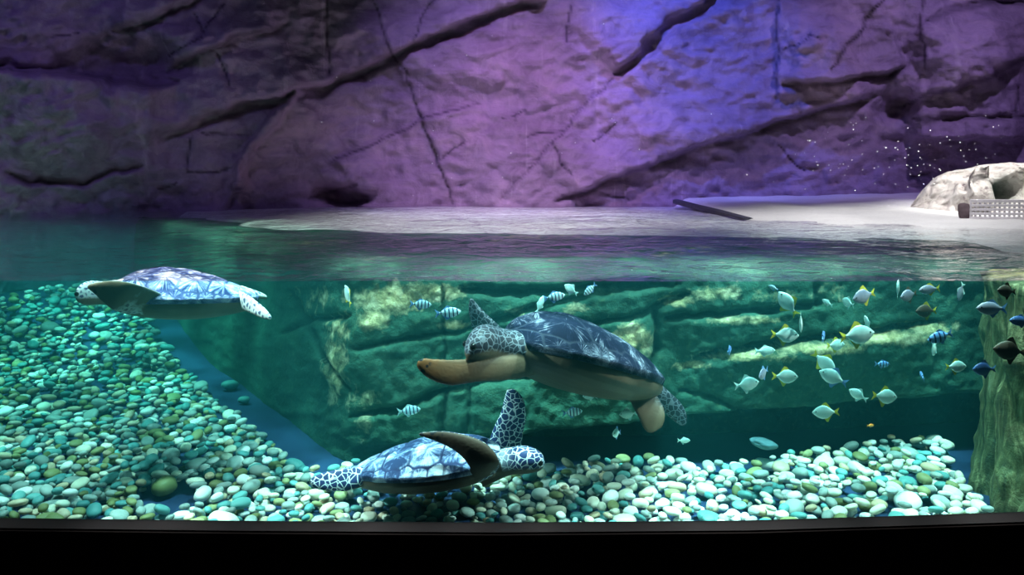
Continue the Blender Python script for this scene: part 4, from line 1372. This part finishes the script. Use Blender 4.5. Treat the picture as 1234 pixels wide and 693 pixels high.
def spot(name, loc, target, power, col, angle, blend=.6, size=.15, ripple=0.0, rscale=9.0):
    d = bpy.data.lights.new(name, 'SPOT'); d.energy = power; d.color = col; d.spot_size = math.radians(angle); d.spot_blend = blend; d.shadow_soft_size = size
    o = bpy.data.objects.new(name, d); COL.objects.link(o); o.location = loc; look(o, target)
    if ripple > 0:   # light broken up by the rippled surface
        d.use_nodes = True; t = d.node_tree
        em = next(n for n in t.nodes if n.type == 'EMISSION')
        tc = t.nodes.new('ShaderNodeTexCoord')
        nz = t.nodes.new('ShaderNodeTexNoise'); nz.inputs['Scale'].default_value = rscale * .6; nz.inputs['Detail'].default_value = 2
        t.links.new(tc.outputs['Normal'], nz.inputs['Vector'])
        mxv = t.nodes.new('ShaderNodeMix'); mxv.data_type = 'VECTOR'; mxv.inputs[0].default_value = .09
        t.links.new(tc.outputs['Normal'], mxv.inputs[4]); t.links.new(nz.outputs['Color'], mxv.inputs[5])
        vo = t.nodes.new('ShaderNodeTexVoronoi'); vo.feature = 'SMOOTH_F1'; vo.inputs['Scale'].default_value = rscale; vo.inputs['Smoothness'].default_value = .4
        t.links.new(mxv.outputs[1], vo.inputs['Vector'])
        pw = t.nodes.new('ShaderNodeMath'); pw.operation = 'POWER'; pw.inputs[1].default_value = 2.2
        ml = t.nodes.new('ShaderNodeMath'); ml.operation = 'MULTIPLY_ADD'; ml.inputs[1].default_value = ripple * 6; ml.inputs[2].default_value = 1 - ripple * .75
        t.links.new(vo.outputs['Distance'], pw.inputs[0]); t.links.new(pw.outputs[0], ml.inputs[0]); t.links.new(ml.outputs[0], em.inputs['Strength'])
    return o


def area(name, loc, target, power, col, sx, sy):
    d = bpy.data.lights.new(name, 'AREA'); d.energy = power; d.color = col; d.shape = 'RECTANGLE'; d.size = sx; d.size_y = sy; d.spread = math.radians(80)
    o = bpy.data.objects.new(name, d); COL.objects.link(o); o.location = loc; look(o, target)
    return o


# tank lamps over the water, with unseen fills added among them
for lx_, tx_, pw_ in ((2.5, 1.9, 1080), (1.15, .75, 1150), (-.75, -.5, 950), (-2.5, -1.9, 700)):
    spot('tank_lamp', (lx_, 3.8, 5.0), (tx_, 3.92, 0), pw_, (1, .98, .94), 44, .8, .05, .8, 16)
spot('tank_lamp', (-.2, 3.58, 4.6), (-.25, 3.72, 0), 520, (1, .98, .95), 36, .9, .05, .6, 16)  # added spot, brightens the pebbles in front of the lower turtle
spot('tank_lamp', (-4.4, 6.0, 5.4), (-3.7, 6.5, 0), 1650, (.70, 1, .84), 60, .9, .06, .8, 14)
spot('low_fill_lamp', (-2.9, 3.64, 2.3), (-.3, 3.72, 0), 320, (1, .98, .94), 50, .9, .05, .6, 16)  # unseen fill added by the glass to lift the lower turtle's shadow
spot('low_fill_lamp', (2.6, 3.64, 2.3), (.1, 3.72, 0), 260, (1, .98, .94), 50, .9, .05, .6, 16)  # matching fill added from the right
area('tank_fill', (0, 4.1, 5.2), (0, 4.2, 0), 80, (.75, .92, 1), 6.5, 1.0)  # unseen soft light added to lighten the underwater shade
# beach lamp and coloured wall lamps, plus an added rose bounce
spot('beach_lamp', (3.2, 6.4, 5.6), (3.3, 7.7, 1.0), 1150, (1, .97, 1), 46, 1.0, .1)
spot('beach_lamp', (-.2, 6.6, 6.2), (-.1, 8.6, 1.0), 1700, (1, .91, .97), 52, 1.0, .1)
spot('boulder_lamp', (5.0, 6.4, 4.6), (5.0, 8.3, 1.25), 1000, (1, .97, .95), 36, .8, .06)
spot('side_rock_lamp', (1.6, 3.75, 3.2), (2.35, 4.0, .5), 110, (1, .96, .8), 50, .9, .05, .9, 20)
spot('blue_lamp', (1.4, 8.4, 5.6), (2.4, 11, 3.0), 900, (.12, .17, 1), 58, 1.0, .1)
spot('violet_lamp', (-.4, 6.4, 6.0), (.4, 11.2, 1.6), 1300, (.50, .38, 1), 60, 1.0, .12)
spot('rose_bounce', (.6, 8.0, 5.0), (.2, 11.2, 1.3), 300, (1, .45, .72), 60, 1.0, .12)  # added spot standing in for pink light bounced off the beach
spot('violet_lamp', (5.0, 7.2, 6.0), (5.4, 11.2, 2.2), 600, (.56, .42, 1), 70, 1.0, .12)
spot('violet_lamp', (-3.4, 5.0, 4.9), (-5.0, 9.4, 1.9), 170, (.36, .27, 1), 66, 1.0, .12)

w = bpy.data.worlds.new('World'); scn.world = w; w.use_nodes = True
bg = next(n for n in w.node_tree.nodes if n.type == 'BACKGROUND')
bg.inputs[0].default_value = (.05, .06, .10, 1); bg.inputs[1].default_value = .12

# ------------------------------------------------------------------ camera
cam = bpy.data.cameras.new('camera'); co_ = bpy.data.objects.new('camera', cam); COL.objects.link(co_)
co_.location = (0, 0, EYE); co_.rotation_euler = (math.radians(90), 0, 0)
cam.sensor_width = 36; cam.lens = F / 1234 * 36; cam.shift_x = 0; cam.shift_y = -(346.5 - HY) / 1234
cam.clip_start = .05; cam.clip_end = 100
scn.camera = co_
scn.view_settings.view_transform = 'Standard'; scn.view_settings.look = 'None'; scn.view_settings.gamma = 1
scn.view_settings.use_curve_mapping = False; scn.view_settings.exposure = 0.0
scn.cycles.max_bounces = 8; scn.cycles.transparent_max_bounces = 16; scn.cycles.volume_bounces = 0
